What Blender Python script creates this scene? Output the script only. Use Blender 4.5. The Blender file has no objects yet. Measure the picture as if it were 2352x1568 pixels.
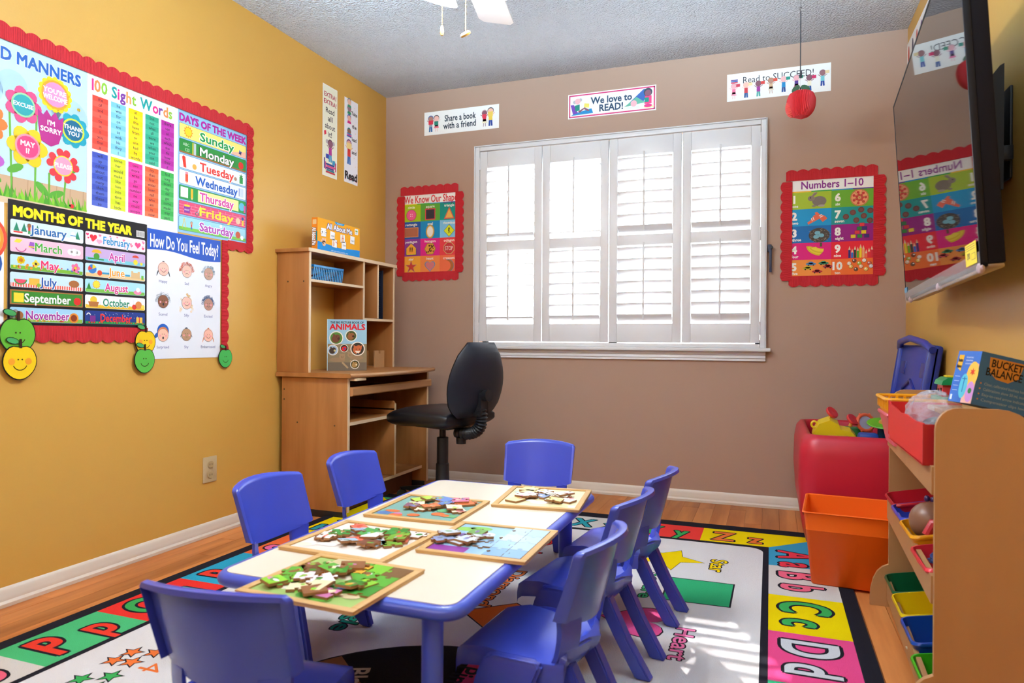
import bpy, bmesh, math, random
from mathutils import Matrix, Vector
SC = bpy.context.scene
PI = math.pi
random.seed(7)
# ------------------------------------------------------------------ camera
cam_d = bpy.data.cameras.new('camera'); cam = bpy.data.objects.new('camera', cam_d)
SC.collection.objects.link(cam); SC.camera = cam
F_PX = 1594.9
cam_d.sensor_width = 36.0; cam_d.lens = F_PX / 2352 * 36.0
YAW, PITCH, ROLL = -0.35612, -0.00126, 0.0062
def cam_matrix():
    cy, sy, cp, sp = math.cos(YAW), math.sin(YAW), math.cos(PITCH), math.sin(PITCH)
    f = Vector((sy*cp, cy*cp, sp)); r = Vector((cy, -sy, 0)); u = r.cross(f)
    cr, sr = math.cos(ROLL), math.sin(ROLL)
    r2 = cr*r + sr*u; u2 = -sr*r + cr*u
    M = Matrix((r2, u2, -f)).transposed().to_4x4()
    M.translation = Vector((2.3386, -3.92419, 0.87615)); return M
cam.matrix_world = cam_matrix()
cam_d.clip_start = 0.02
cam_d.dof.use_dof = True; cam_d.dof.focus_distance = 3.1; cam_d.dof.aperture_fstop = 4.5
# ------------------------------------------------------------------ world, sun, lamps, exposure
w = bpy.data.worlds.new('daylight'); SC.world = w; w.use_nodes = True
wb = w.node_tree.nodes['Background']; wb.inputs[0].default_value = (.78, .93, 1, 1); wb.inputs[1].default_value = 11
def lamp(name, kind, loc, energy, color=(1, 1, 1), **kw):
    d = bpy.data.lights.new(name, kind); d.energy = energy; d.color = color
    for k, v in kw.items(): setattr(d, k, v)
    o = bpy.data.objects.new(name, d); SC.collection.objects.link(o); o.location = loc; return o
sun = lamp('sun', 'SUN', (-1, 3, 4), 46.0, (1, .97, .92), angle=0.012)
sun.rotation_euler = Vector((0.93, -1.9, -1.72)).to_track_quat('-Z', 'Y').to_euler()
portal = lamp('window_portal', 'AREA', (1.475, .20, 1.45), 1, shape='RECTANGLE', size=1.75, size_y=1.3)
portal.rotation_euler = (-PI/2, 0, 0); portal.data.cycles.is_portal = True
ceil_fill = lamp('ceiling_fill', 'AREA', (1.6, -3.0, 2.0), 92, (.52, .80, 1), shape='RECTANGLE', size=2.4, size_y=.6)
ceil_fill.rotation_euler = Vector((0, 1.5, 1.0)).to_track_quat('-Z', 'Y').to_euler(); ceil_fill.data.spread = math.radians(70)   # added lamp brightening the ceiling, tinted like window daylight
fill = lamp('room_fill', 'AREA', (1.5, -4.3, 2.2), 32, (1, .90, .82), shape='RECTANGLE', size=2.4, size_y=1.0)
fill.rotation_euler = (math.radians(52), 0, 0)
vs = SC.view_settings
vs.view_transform = 'Standard'; vs.look = 'None'; vs.gamma = 1; vs.exposure = 0.0; vs.use_curve_mapping = False
cy = SC.cycles
cy.use_denoising = True; cy.max_bounces = 8; cy.diffuse_bounces = 5; cy.glossy_bounces = 4; cy.transmission_bounces = 6
cy.transparent_max_bounces = 8; cy.caustics_reflective = False; cy.caustics_refractive = False; cy.sample_clamp_indirect = 50
# ------------------------------------------------------------------ helpers
def lin(h):
    if not isinstance(h, str): return h
    h = h.lstrip('#'); out = []
    for i in (0, 2, 4):
        c = int(h[i:i+2], 16)/255; out.append(c/12.92 if c <= .04045 else ((c+.055)/1.055)**2.4)
    return tuple(out)
def mat(name, col, rough=.5, spec=.5, metal=0, noise=None, bump=None, wave=None, ior=None, coat=0, trans=0, alpha=1, var=None):
    m = bpy.data.materials.new(name); m.use_nodes = True; nt = m.node_tree; b = nt.nodes['Principled BSDF']
    b.inputs['Base Color'].default_value = (*lin(col), 1); b.inputs['Roughness'].default_value = rough
    b.inputs['Specular IOR Level'].default_value = spec; b.inputs['Metallic'].default_value = metal
    b.inputs['Coat Weight'].default_value = coat; b.inputs['Transmission Weight'].default_value = trans
    b.inputs['Alpha'].default_value = alpha
    if ior: b.inputs['IOR'].default_value = ior
    tc = nt.nodes.new('ShaderNodeTexCoord')
    if var:   # (colour2, scale xyz, detail)
        c2, sc, dt = var
        mp = nt.nodes.new('ShaderNodeMapping'); mp.inputs['Scale'].default_value = sc
        nz = nt.nodes.new('ShaderNodeTexNoise'); nz.inputs['Scale'].default_value = 1; nz.inputs['Detail'].default_value = dt
        rp = nt.nodes.new('ShaderNodeValToRGB'); rp.color_ramp.elements[0].position = .35; rp.color_ramp.elements[1].position = .65
        rp.color_ramp.elements[0].color = (*lin(col), 1); rp.color_ramp.elements[1].color = (*lin(c2), 1)
        nt.links.new(tc.outputs['Object'], mp.inputs['Vector']); nt.links.new(mp.outputs[0], nz.inputs['Vector'])
        nt.links.new(nz.outputs[0], rp.inputs[0]); nt.links.new(rp.outputs[0], b.inputs['Base Color'])
    if bump or wave:
        bp = nt.nodes.new('ShaderNodeBump')
        if wave:   # (scale, strength, axis)
            t = nt.nodes.new('ShaderNodeTexWave'); t.bands_direction = wave[2]; t.inputs['Scale'].default_value = wave[0]
            bp.inputs['Strength'].default_value = wave[1]; bp.inputs['Distance'].default_value = .002
            nt.links.new(t.outputs['Fac'], bp.inputs['Height'])
        else:      # (scale, strength, distance)
            t = nt.nodes.new('ShaderNodeTexNoise'); t.inputs['Scale'].default_value = bump[0]; t.inputs['Detail'].default_value = 3
            bp.inputs['Strength'].default_value = bump[1]; bp.inputs['Distance'].default_value = bump[2]
            nt.links.new(t.outputs[0], bp.inputs['Height'])
        nt.links.new(tc.outputs['Object'], t.inputs['Vector']); nt.links.new(bp.outputs[0], b.inputs['Normal'])
    return m
def printmat(name, rough=.45, spec=.4, bump=None):
    m = mat(name, '#ffffff', rough, spec, bump=bump); nt = m.node_tree
    a = nt.nodes.new('ShaderNodeVertexColor'); a.layer_name = 'Col'
    nt.links.new(a.outputs[0], nt.nodes['Principled BSDF'].inputs['Base Color']); return m
def emit(name, col, s):
    m = bpy.data.materials.new(name); m.use_nodes = True; b = m.node_tree.nodes['Principled BSDF']
    b.inputs['Emission Color'].default_value = (*lin(col), 1); b.inputs['Emission Strength'].default_value = s; return m
class MB:
    """collects shapes; build() links them as one mesh object"""
    def __init__(s): s.v = []; s.f = []; s.m = []; s.c = []; s.T = Matrix.Identity(4); s.mi = 0; s.col = (1, 1, 1); s.usecol = False
    def add(s, vs_, fs):
        n = len(s.v); T = s.T
        for p in vs_: s.v.append(T @ Vector(p))
        for f in fs: s.f.append([n+i for i in f]); s.m.append(s.mi); s.c.append(s.col)
        return s
    def box(s, a, b, bev=0):
        x0, y0, z0 = a; x1, y1, z1 = b
        if x0 > x1: x0, x1 = x1, x0
        if y0 > y1: y0, y1 = y1, y0
        if z0 > z1: z0, z1 = z1, z0
        if bev <= 0:
            return s.add([(x0,y0,z0),(x1,y0,z0),(x1,y1,z0),(x0,y1,z0),(x0,y0,z1),(x1,y0,z1),(x1,y1,z1),(x0,y1,z1)],
                         [(0,3,2,1),(4,5,6,7),(0,1,5,4),(1,2,6,5),(2,3,7,6),(3,0,4,7)])
        bm = bmesh.new(); bmesh.ops.create_cube(bm, size=1)
        for v in bm.verts: v.co = Vector(((v.co.x+.5)*(x1-x0)+x0, (v.co.y+.5)*(y1-y0)+y0, (v.co.z+.5)*(z1-z0)+z0))
        bmesh.ops.bevel(bm, geom=list(bm.edges), offset=min(bev, .49*min(x1-x0, y1-y0, z1-z0)), segments=2, affect='EDGES', profile=.5)
        return s.bm(bm)
    def bm(s, bm):
        bm.verts.index_update()
        s.add([v.co.copy() for v in bm.verts], [[v.index for v in f.verts] for f in bm.faces]); bm.free(); return s
    def cyl(s, p0, p1, r0, r1=None, n=16): return s.tube([p0, p1], [r0, r0 if r1 is None else r1], n)
    def tube(s, pts, r, n=10, closed=False):
        pts = [Vector(p) for p in pts]; k = len(pts)
        rs = r if isinstance(r, (list, tuple)) else [r]*k
        V = []; Fs = []; up = None
        for i, p in enumerate(pts):
            if closed: d = pts[(i+1) % k]-pts[i-1]
            else: d = pts[min(i+1, k-1)]-pts[max(i-1, 0)]
            d.normalize()
            if up is None:
                up = Vector((0, 0, 1)) if abs(d.z) < .9 else Vector((1, 0, 0))
            a = up - d*up.dot(d)
            if a.length < 1e-6: a = d.orthogonal()
            a.normalize(); up = a; b = d.cross(a)
            for j in range(n):
                t = 2*PI*j/n; V.append(p+(a*math.cos(t)+b*math.sin(t))*rs[i])
        for i in range(k if closed else k-1):
            i2 = (i+1) % k
            for j in range(n):
                j2 = (j+1) % n; Fs.append((i*n+j, i*n+j2, i2*n+j2, i2*n+j))
        if not closed: Fs.append(list(range(n))[::-1]); Fs.append([(k-1)*n+j for j in range(n)])
        return s.add(V, Fs)
    def lathe(s, prof, n=24, c=(0, 0, 0)):
        V = []; Fs = []
        for r, z in prof:
            for j in range(n):
                t = 2*PI*j/n; V.append((c[0]+r*math.cos(t), c[1]+r*math.sin(t), c[2]+z))
        for i in range(len(prof)-1):
            for j in range(n):
                j2 = (j+1) % n; Fs.append((i*n+j, i*n+j2, (i+1)*n+j2, (i+1)*n+j))
        if prof[0][0] > 0: Fs.append(list(range(n))[::-1])
        if prof[-1][0] > 0: Fs.append([(len(prof)-1)*n+j for j in range(n)])
        return s.add(V, Fs)
    def ball(s, c, r, n=14, sc=(1, 1, 1)):
        k = n//2; V = []; Fs = []
        for i in range(k+1):
            a = PI*i/k - PI/2
            for j in range(n):
                t = 2*PI*j/n
                V.append((c[0]+r*sc[0]*math.cos(a)*math.cos(t), c[1]+r*sc[1]*math.cos(a)*math.sin(t), c[2]+r*sc[2]*math.sin(a)))
        for i in range(k):
            for j in range(n):
                j2 = (j+1) % n; Fs.append((i*n+j, i*n+j2, (i+1)*n+j2, (i+1)*n+j))
        return s.add(V, Fs)
    def prism(s, poly, d0, d1, ax='z', side=None):
        """poly in 2D, extruded along ax; side = material index for the walls"""
        def P(u, v, d): return (u, v, d) if ax == 'z' else (u, d, v) if ax == 'y' else (d, u, v)
        n = len(poly); V = [P(u, v, d0) for u, v in poly]+[P(u, v, d1) for u, v in poly]
        s.add(V, [list(range(n))[::-1], [n+i for i in range(n)]]); base = len(s.v)-2*n; keep = s.mi
        for i in range(n):
            j = (i+1) % n; s.f.append([base+i, base+j, base+n+j, base+n+i]); s.m.append(keep if side is None else side); s.c.append(s.col)
        return s
    def surf(s, fn, us, vs2, closed_u=False):
        V = [fn(u, v) for v in vs2 for u in us]; nu = len(us); Fs = []
        for i in range(len(vs2)-1):
            for j in range(nu if closed_u else nu-1):
                j2 = (j+1) % nu; Fs.append((i*nu+j, i*nu+j2, (i+1)*nu+j2, (i+1)*nu+j))
        return s.add(V, Fs)
    def shell(s, fa, fb, us, vs2):
        """closed solid between two sheets"""
        nu, nv = len(us), len(vs2); V = [fa(u, v) for v in vs2 for u in us]+[fb(u, v) for v in vs2 for u in us]; N = nu*nv; Fs = []
        for i in range(nv-1):
            for j in range(nu-1):
                a = i*nu+j; Fs.append((a, a+1, a+nu+1, a+nu)); Fs.append((N+a, N+a+nu, N+a+nu+1, N+a+1))
        for j in range(nu-1):
            Fs.append((j, N+j, N+j+1, j+1)); a = (nv-1)*nu+j; Fs.append((a, a+1, N+a+1, N+a))
        for i in range(nv-1):
            a = i*nu; Fs.append((a, a+nu, N+a+nu, N+a)); a = i*nu+nu-1; Fs.append((a, N+a, N+a+nu, a+nu))
        return s.add(V, Fs)
    def build(s, name, mats, parent=None, loc=None, sharp=35, world=False, **tags):
        me = bpy.data.meshes.new(name)
        off = Vector((0, 0, 0))
        if world and parent: off = parent.location
        elif world and loc is not None: off = Vector(loc)
        me.from_pydata([tuple(v-off) for v in s.v], [], s.f)
        for m in (mats if isinstance(mats, (list, tuple)) else [mats]): me.materials.append(m)
        me.polygons.foreach_set('material_index', s.m)
        if s.usecol:
            at = me.color_attributes.new('Col', 'FLOAT_COLOR', 'CORNER'); buf = []
            for p, c in zip(me.polygons, s.c): buf += [c[0], c[1], c[2], 1]*p.loop_total
            at.data.foreach_set('color', buf)
        bm = bmesh.new(); bm.from_mesh(me); bmesh.ops.recalc_face_normals(bm, faces=bm.faces) if not s.usecol else None
        bm.to_mesh(me); bm.free()
        if sharp: me.polygons.foreach_set('use_smooth', [True]*len(me.polygons)); me.set_sharp_from_angle(angle=math.radians(sharp))
        o = bpy.data.objects.new(name, me); SC.collection.objects.link(o)
        if parent: o.parent = parent
        if loc is not None: o.location = loc
        for k, v in tags.items():
            if v is not None: o[k] = v
        return o
def thing(name, label, cat, loc=(0, 0, 0), rz=0, group=None):
    o = bpy.data.objects.new(name, None); SC.collection.objects.link(o); o.empty_display_size = .05
    o.location = loc; o.rotation_euler = (0, 0, rz); o['label'] = label; o['category'] = cat
    if group: o['group'] = group
    return o
def dup(root, loc, rz, label=None, group=None):
    def cp(o, par):
        c = o.copy(); SC.collection.objects.link(c); c.parent = par
        for ch in list(o.children): cp(ch, c)
        return c
    r = cp(root, None); r.location = loc; r.rotation_euler = (0, 0, rz)
    if label: r['label'] = label
    if group: r['group'] = group
    return r
BCACHE = {}
def text_geo(s, bold=0, res=2):
    k = (s, bold, res)
    if k not in BCACHE:
        c = bpy.data.curves.new('t', 'FONT'); c.body = s; c.resolution_u = res; c.offset = bold
        o = bpy.data.objects.new('t', c); m = o.to_mesh()
        V = [(v.co.x, v.co.y) for v in m.vertices]; Fs = [list(p.vertices) for p in m.polygons]
        o.to_mesh_clear(); bpy.data.objects.remove(o); bpy.data.curves.remove(c)
        xs = [v[0] for v in V] or [0]
        BCACHE[k] = (V, Fs, min(xs), max(xs))
    return BCACHE[k]
def circ(x, y, rx, ry=None, n=20, a0=0, a1=2*PI):
    ry = rx if ry is None else ry
    full = abs(a1-a0-2*PI) < 1e-6; k = n if full else n+1
    return [(x+rx*math.cos(a0+(a1-a0)*i/n), y+ry*math.sin(a0+(a1-a0)*i/n)) for i in range(k)]
def rot2(P, x, y, a):
    c, s_ = math.cos(a), math.sin(a); return [(x+(u-x)*c-(v-y)*s_, y+(u-x)*s_+(v-y)*c) for u, v in P]
def starp(x, y, r, n=5, k=.42, a=PI/2): return [(x+(r if i % 2 == 0 else r*k)*math.cos(a+PI*i/n), y+(r if i % 2 == 0 else r*k)*math.sin(a+PI*i/n)) for i in range(2*n)]
def heartp(x, y, r):
    P = []
    for i in range(24):
        t = 2*PI*i/24; P.append((x+r*.062*16*math.sin(t)**3, y+r*.062*(13*math.cos(t)-5*math.cos(2*t)-2*math.cos(3*t)-math.cos(4*t))))
    return P
class Print(MB):
    """flat print: local x = right, z = up, seen from -y; h is the layer"""
    LS = .00016
    def __init__(s): super().__init__(); s.usecol = True; s.h = 1
    def poly(s, P, col, h=None):
        s.col = lin(col); d = -(s.h if h is None else h)*s.LS
        ar = sum(P[i][0]*P[(i+1) % len(P)][1]-P[(i+1) % len(P)][0]*P[i][1] for i in range(len(P)))
        if ar < 0: P = P[::-1]
        s.add([(u, d, v) for u, v in P], [list(range(len(P)))]); return s
    def rect(s, x0, y0, x1, y1, col, h=None): return s.poly([(x0, y0), (x1, y0), (x1, y1), (x0, y1)], col, h)
    def rrect(s, x0, y0, x1, y1, r, col, h=None):
        P = []
        for cx, cy_, a in ((x1-r, y1-r, 0), (x0+r, y1-r, PI/2), (x0+r, y0+r, PI), (x1-r, y0+r, 1.5*PI)): P += circ(cx, cy_, r, n=4, a0=a, a1=a+PI/2)
        return s.poly(P, col, h)
    def circ(s, x, y, r, col, ry=None, h=None, n=18): return s.poly(circ(x, y, r, ry, n), col, h)
    def line(s, x0, y0, x1, y1, wd, col, h=None):
        dx, dy = x1-x0, y1-y0; L = math.hypot(dx, dy) or 1; nx, ny = -dy/L*wd/2, dx/L*wd/2
        return s.poly([(x0+nx, y0+ny), (x1+nx, y1+ny), (x1-nx, y1-ny), (x0-nx, y0-ny)], col, h)
    def arc(s, x, y, r, wd, a0, a1, col, h=None, n=10):
        o_ = circ(x, y, r+wd/2, n=n, a0=a0, a1=a1); i_ = circ(x, y, r-wd/2, n=n, a0=a0, a1=a1)
        return s.poly(o_+i_[::-1], col, h)
    def text(s, t, x, y, size, col, align='c', bold=0, fit=None, rot=0, out=None, ob=.05, h=None, sx=1, upf=1):
        """y is the middle of the capitals"""
        hh = s.h if h is None else h
        b0 = 0 if 'M' in t else .015
        if out:
            for i in range(8):
                a_ = PI/4*i; d_ = (ob+bold)*size*1.15
                s.text(t, x+d_*math.cos(a_), y+d_*math.sin(a_), size, out, align, min(bold, b0), fit, rot, None, 0, hh+.1*i, sx, upf)
            hh += 1.2
        if bold > .02 or (bold and not b0):
            d_ = (bold-b0)*size
            for i in range(4):
                a_ = PI/4+PI/2*i; s.text(t, x+d_*math.cos(a_), y+d_*math.sin(a_), size, col, align, b0 and .015, fit and fit-d_*1.4, rot, None, 0, hh+.1*i, sx, upf)
            return s
        V, Fs, a, b = text_geo(t, bold, 6 if size > .06 else 2); wd = (b-a)*size
        k = sx if not fit else fit/wd
        ox = -(a+b)/2 if align == 'c' else -a if align == 'l' else -b
        s.col = lin(col); c, sn = math.cos(rot), math.sin(rot)
        P = []
        for u, v in V:
            uu = (u+ox)*size*k; vv = (v-.36)*size*upf; P.append((x+uu*c-vv*sn, -hh*s.LS, y+uu*sn+vv*c))
        s.add(P, Fs); return s
    def kid(s, x, y, hgt, skin, top, bot, hair='#5a4a4a', h=None, skirt=False):
        """small generic figure, feet at y"""
        r = hgt*.17; hh = s.h if h is None else h
        for sg in (-1, 1): s.line(x+sg*hgt*.05, y+hgt*.3, x+sg*hgt*.07, y, hgt*(.03 if skirt else .1), skin if skirt else bot, hh)
        if skirt: s.poly([(x-hgt*.17, y+hgt*.2), (x+hgt*.17, y+hgt*.2), (x+hgt*.08, y+hgt*.42), (x-hgt*.08, y+hgt*.42)], bot, hh+1)
        s.poly([(x-hgt*.11, y+hgt*.3), (x+hgt*.11, y+hgt*.3), (x+hgt*.1, y+hgt*.62), (x-hgt*.1, y+hgt*.62)], top, hh+1)
        for sg in (-1, 1): s.line(x+sg*hgt*.09, y+hgt*.58, x+sg*hgt*.25, y+hgt*.7, hgt*.035, skin, hh)
        s.circ(x, y+hgt*.8, r*1.08, hair, h=hh+1); s.circ(x, y+hgt*.77, r*.95, skin, h=hh+2)
        return s
    def face(s, x, y, r, skin, mood='smile', h=None):
        hh = s.h if h is None else h
        s.circ(x, y, r*1.04, '#4a4a55', h=hh); s.circ(x, y, r, skin, h=hh+1)
        for sg in (-1, 1):
            s.circ(x+sg*r*.2, y+r*.15, r*.06, '#222222', h=hh+3, n=8); s.circ(x+sg*r*.55, y-r*.1, r*.16, '#f09aa8', h=hh+2, n=10)
        if mood == 'smile': s.arc(x, y+r*.0, r*.45, r*.06, PI*1.15, PI*1.85, '#333344', hh+3)
        elif mood == 'frown': s.arc(x, y-r*.75, r*.4, r*.06, PI*.2, PI*.8, '#333344', hh+3)
        elif mood == 'flat': s.line(x-r*.2, y-r*.4, x+r*.2, y-r*.4, r*.06, '#333344', hh+3)
        else: s.circ(x, y-r*.45, r*.15, '#222233', ry=r*.22, h=hh+3)
        return s
def poster(name, label, cat, w_, h_, draw, loc, rz=0, bg='#f2f2f0', m=None, group=None, t=.0012, rx=0):
    p = Print(); p.col = lin(bg); p.box((0, 0, 0), (w_, t, h_)); draw(p, w_, h_)
    o = p.build(name, m or M['paper'], sharp=None, loc=loc, label=label, category=cat, group=group)
    o.rotation_euler = (rx, 0, rz); return o
# ------------------------------------------------------------------ materials
M = {}
M['yellow'] = mat('yellow_paint', '#d5a650', .38, .35, bump=(140, .12, .002))
M['tan'] = mat('tan_paint', '#b09280', .5, .3, bump=(140, .12, .002))
M['ceil'] = mat('popcorn_ceiling', '#eaeef6', .9, .1, bump=(95, 1.0, .05))
M['trim'] = mat('white_trim', '#d9cfc0', .4, .4, bump=(30, .1, .002))
M['white'] = mat('white_shutter_paint', '#dcdde0', .4, .4)
M['wood_floor'] = mat('oak_plank', '#cf8548', .45, .3, var=('#a8622f', (14, 1.2, 14), 6))
M['beech'] = mat('beech_laminate', '#a26a38', .42, .4, var=('#b57c46', (16, 16, 1.6), 5))
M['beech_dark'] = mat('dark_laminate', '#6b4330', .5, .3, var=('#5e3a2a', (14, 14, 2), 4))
M['edge'] = mat('window_lit_maple_edge', '#dcc4a2', .4, .4)  # light edging; window light on the front edges is put into its colour
M['bullnose'] = mat('beech_bullnose', '#b58356', .25, .5)
M['birch'] = mat('birch_plywood', '#b18254', .45, .35, var=('#b6885a', (9, 9, 1.5), 4))
M['navy'] = mat('navy_plastic', '#14213a', .6)
M['black'] = mat('black_plastic', '#14161b', .45)
M['leather'] = mat('black_leatherette', '#10141b', .38, .5, bump=(300, .2, .001))
M['blue'] = mat('blue_moulded_plastic', '#4050bb', .26, .5, bump=(500, .05, .001))
M['tblue'] = mat('table_edge_plastic', '#4356bd', .28, .5)
M['laminate'] = mat('cream_tabletop', '#dcd2c0', .3, .45)
M['paper'] = printmat('printed_paper', .5, .35)
M['gloss'] = printmat('laminated_print', .42, .3)
M['card'] = printmat('printed_card', .55, .2); M['pprint'] = printmat('glossy_puzzle_print', .34, .4)
M['rug'] = printmat('rug_pile', .95, .1, bump=(420, .9, .004))
M['red_border'] = mat('red_corrugated_card', '#d02a35', .6, .3, wave=(55, .9, 'X'))
M['red_border_v'] = mat('red_corrugated_card_turned', '#d02a35', .6, .3, wave=(55, .9, 'Z'))
M['ply'] = mat('puzzle_wood', '#caa26a', .5, .3)
M['brown'] = mat('puzzle_edge_wood', '#a07650', .6, .2)
M['red'] = mat('red_moulded_plastic', '#c21f33', .38, .5)
M['orange'] = mat('orange_plastic', '#f2650a', .42, .45)
M['metal'] = mat('steel', '#b8b8bc', .25, metal=1)
M['brass'] = mat('brass', '#c9a35a', .3, metal=1)
M['darkmetal'] = mat('dark_screw', '#5a4a38', .4, metal=.6)
gm = bpy.data.materials.new('window_glass'); gm.use_nodes = True; g_ = gm.node_tree; g_.nodes.remove(g_.nodes['Principled BSDF'])
gt, gg, gx = g_.nodes.new('ShaderNodeBsdfTransparent'), g_.nodes.new('ShaderNodeBsdfGlossy'), g_.nodes.new('ShaderNodeMixShader')
gg.inputs['Roughness'].default_value = .01; gx.inputs[0].default_value = .06
g_.links.new(gt.outputs[0], gx.inputs[1]); g_.links.new(gg.outputs[0], gx.inputs[2]); g_.links.new(gx.outputs[0], g_.nodes['Material Output'].inputs[0])
M['glassw'] = gm
def cm(name, col, rough=.4, **k):
    if name not in M: M[name] = mat(name, col, rough, **k)
    return M[name]
# ------------------------------------------------------------------ room shell
W, H, YF = 2.9704, 2.44, -4.75
S = dict(kind='structure')
MB().box((-.12, YF-.12, -.12), (W+.12, .14, -.02)).build('floor', M['beech_dark'], kind='structure')
floor = bpy.data.objects['floor']
WX = (.655, 2.30, .848, 2.045)     # window opening
b = MB(); b.box((-.12, YF, -.1), (0, .14, H+.05)); b.build('wall_left', M['yellow'], **S)
b = MB(); b.box((W, YF, -.1), (W+.12, .14, H+.05)); b.build('wall_right', M['yellow'], **S)
b = MB(); b.box((-.12, YF-.12, -.1), (W+.12, YF, H+.05)); b.build('wall_front', M['yellow'], **S)
b = MB(); x0, x1, z0, z1 = WX
b.box((0, 0, -.1), (x0, .14, H+.05)); b.box((x1, 0, -.1), (W, .14, H+.05)); b.box((x0, 0, -.1), (x1, .14, z0)); b.box((x0, 0, z1), (x1, .14, H+.05))
b.build('wall_back', M['tan'], **S)
MB().box((-.12, YF-.12, H), (W+.12, .14, H+.1)).build('ceiling', M['ceil'], **S)
# floor planks: each one a part
pw = .0795; ncol = math.ceil(W/pw); plank_mesh = {}
k = 0
for c in range(ncol):
    xa = c*pw; xb = min(W, xa+pw); y = .0 - random.uniform(0, .9)
    ys = [0.0]
    vis = (xb < .38) or (xa > 2.45)
    while y > YF: ys.append(y); y -= random.uniform(.75, 1.35)
    ys.append(YF)
    for i in range(len(ys)-1):
        ya, yb = ys[i+1], ys[i]
        if yb-ya < .02: continue
        if not vis and ya < -1.0 and i > 1: # hidden under the rug: one long board closes the column
            ya = YF
        bb = MB(); bb.box((xa+.0006, ya+.0006, -.02), (xb-.0006, yb-.0006, 0)); 
        # low chamfer at the joints
        o = bb.build('plank', M['wood_floor'], parent=floor, sharp=None)
        sh = random.uniform(-8, 8); o.location = (0, 0, 0)
        me = o.data; cx, cyy = (xa+xb)/2, (ya+yb)/2
        for v in me.vertices: v.co.x -= cx; v.co.y -= cyy
        o.location = (cx, cyy, random.uniform(-.0007, 0)); k += 1
        if ya == YF: break
# plank colour varies by board
nt = M['wood_floor'].node_tree; oi = nt.nodes.new('ShaderNodeObjectInfo')
mp = [n for n in nt.nodes if n.type == 'MAPPING'][0]
vm = nt.nodes.new('ShaderNodeCombineXYZ'); mm = nt.nodes.new('ShaderNodeMath'); mm.operation = 'MULTIPLY'; mm.inputs[1].default_value = 40
nt.links.new(oi.outputs['Random'], mm.inputs[0]); nt.links.new(mm.outputs[0], vm.inputs[0]); nt.links.new(mm.outputs[0], vm.inputs[2]); nt.links.new(vm.outputs[0], mp.inputs['Location'])
hs = nt.nodes.new('ShaderNodeHueSaturation'); mr = nt.nodes.new('ShaderNodeMapRange'); mr.inputs[3].default_value = .8; mr.inputs[4].default_value = 1.25
rp = [n for n in nt.nodes if n.type == 'VALTORGB'][0]
nt.links.new(oi.outputs['Random'], mr.inputs[0]); nt.links.new(mr.outputs[0], hs.inputs['Value']); nt.links.new(rp.outputs[0], hs.inputs['Color'])
nt.links.new(hs.outputs[0], nt.nodes['Principled BSDF'].inputs['Base Color'])
# baseboards
prof = [(0, 0), (.018, 0), (.019, .012), (.013, .02), (.013, .032), (.009, .042), (.009, .052), (.004, .06), (0, .062)]
b = MB(); b.prism(prof, YF, 0, 'y'); b.build('baseboard_left', M['trim'], **S)
b = MB(); b.prism([(-u, v) for u, v in prof], 0, W, 'x'); b.build('baseboard_back', M['trim'], **S)
b = MB(); b.prism([(W-u, v) for u, v in prof], YF, 0, 'y'); b.build('baseboard_right', M['trim'], **S)
# outside ground
MB().box((-9, .3, -.6), (12, 16, -.5)).build('ground', mat('dark_asphalt', '#333433', .9), **S)
# ------------------------------------------------------------------ window and shutters
win = MB(); win.box((x0, .075, z0), (x0+.04, .12, z1)).box((x1-.04, .075, z0), (x1, .12, z1)).box((x0, .075, z0), (x1, .12, z0+.04)).box((x0, .075, z1-.04), (x1, .12, z1))
win.box(((x0+x1)/2-.025, .075, z0), ((x0+x1)/2+.025, .12, z1))
window = win.build('window_1', cm('white_vinyl', '#e4e6e8'), **S)
for i in (0, 1):
    xa = x0+.04 if i == 0 else (x0+x1)/2+.025; xb = (x0+x1)/2-.025 if i == 0 else x1-.04
    MB().box((xa, .096, z0+.04), (xb, .1, z1-.04)).build('pane', M['glassw'], parent=window)
fr = MB()
for a, c in (((.640, -.022, .845), (.668, .0, 2.055)), ((2.287, -.022, .845), (2.312, 0, 2.055)), ((.6685, -.022, 2.03), (2.2865, 0, 2.055)), ((.6685, -.022, .845), (2.2865, 0, .866))):
    fr.box(a, c, .003)
for a, c in (((.634, -.030, .845), (.6395, .0, 2.062)), ((2.3125, -.030, .845), (2.318, 0, 2.062)), ((.6396, -.030, 2.0555), (2.3124, 0, 2.062))): fr.box(a, c, .003)
fr.build('window_frame', M['white'], parent=window)
MB().box((.627, -.055, .826), (2.34, 0, .845), .004).build('window_sill', M['white'], parent=window)
ap = MB(); ap.prism([(-.004, .772), (-.016, .776), (-.014, .786), (-.02, .79), (-.016, .804), (-.024, .81), (-.024, .826), (0, .826), (0, .772)], .65, 2.315, 'x')
ap.build('apron', M['white'], parent=window)
tilts = [(18, 22), (2, 36), (40, 44), (38, 52)]
lx = [.668, 1.069, 1.470, 1.878, 2.287]
order = ['leftmost', 'second from the left', 'third from the left', 'rightmost']
look = ['by the desk chair', 'with the brightest open slats', 'with grey half-tilted slats', 'beside the black wall crank']
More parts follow.
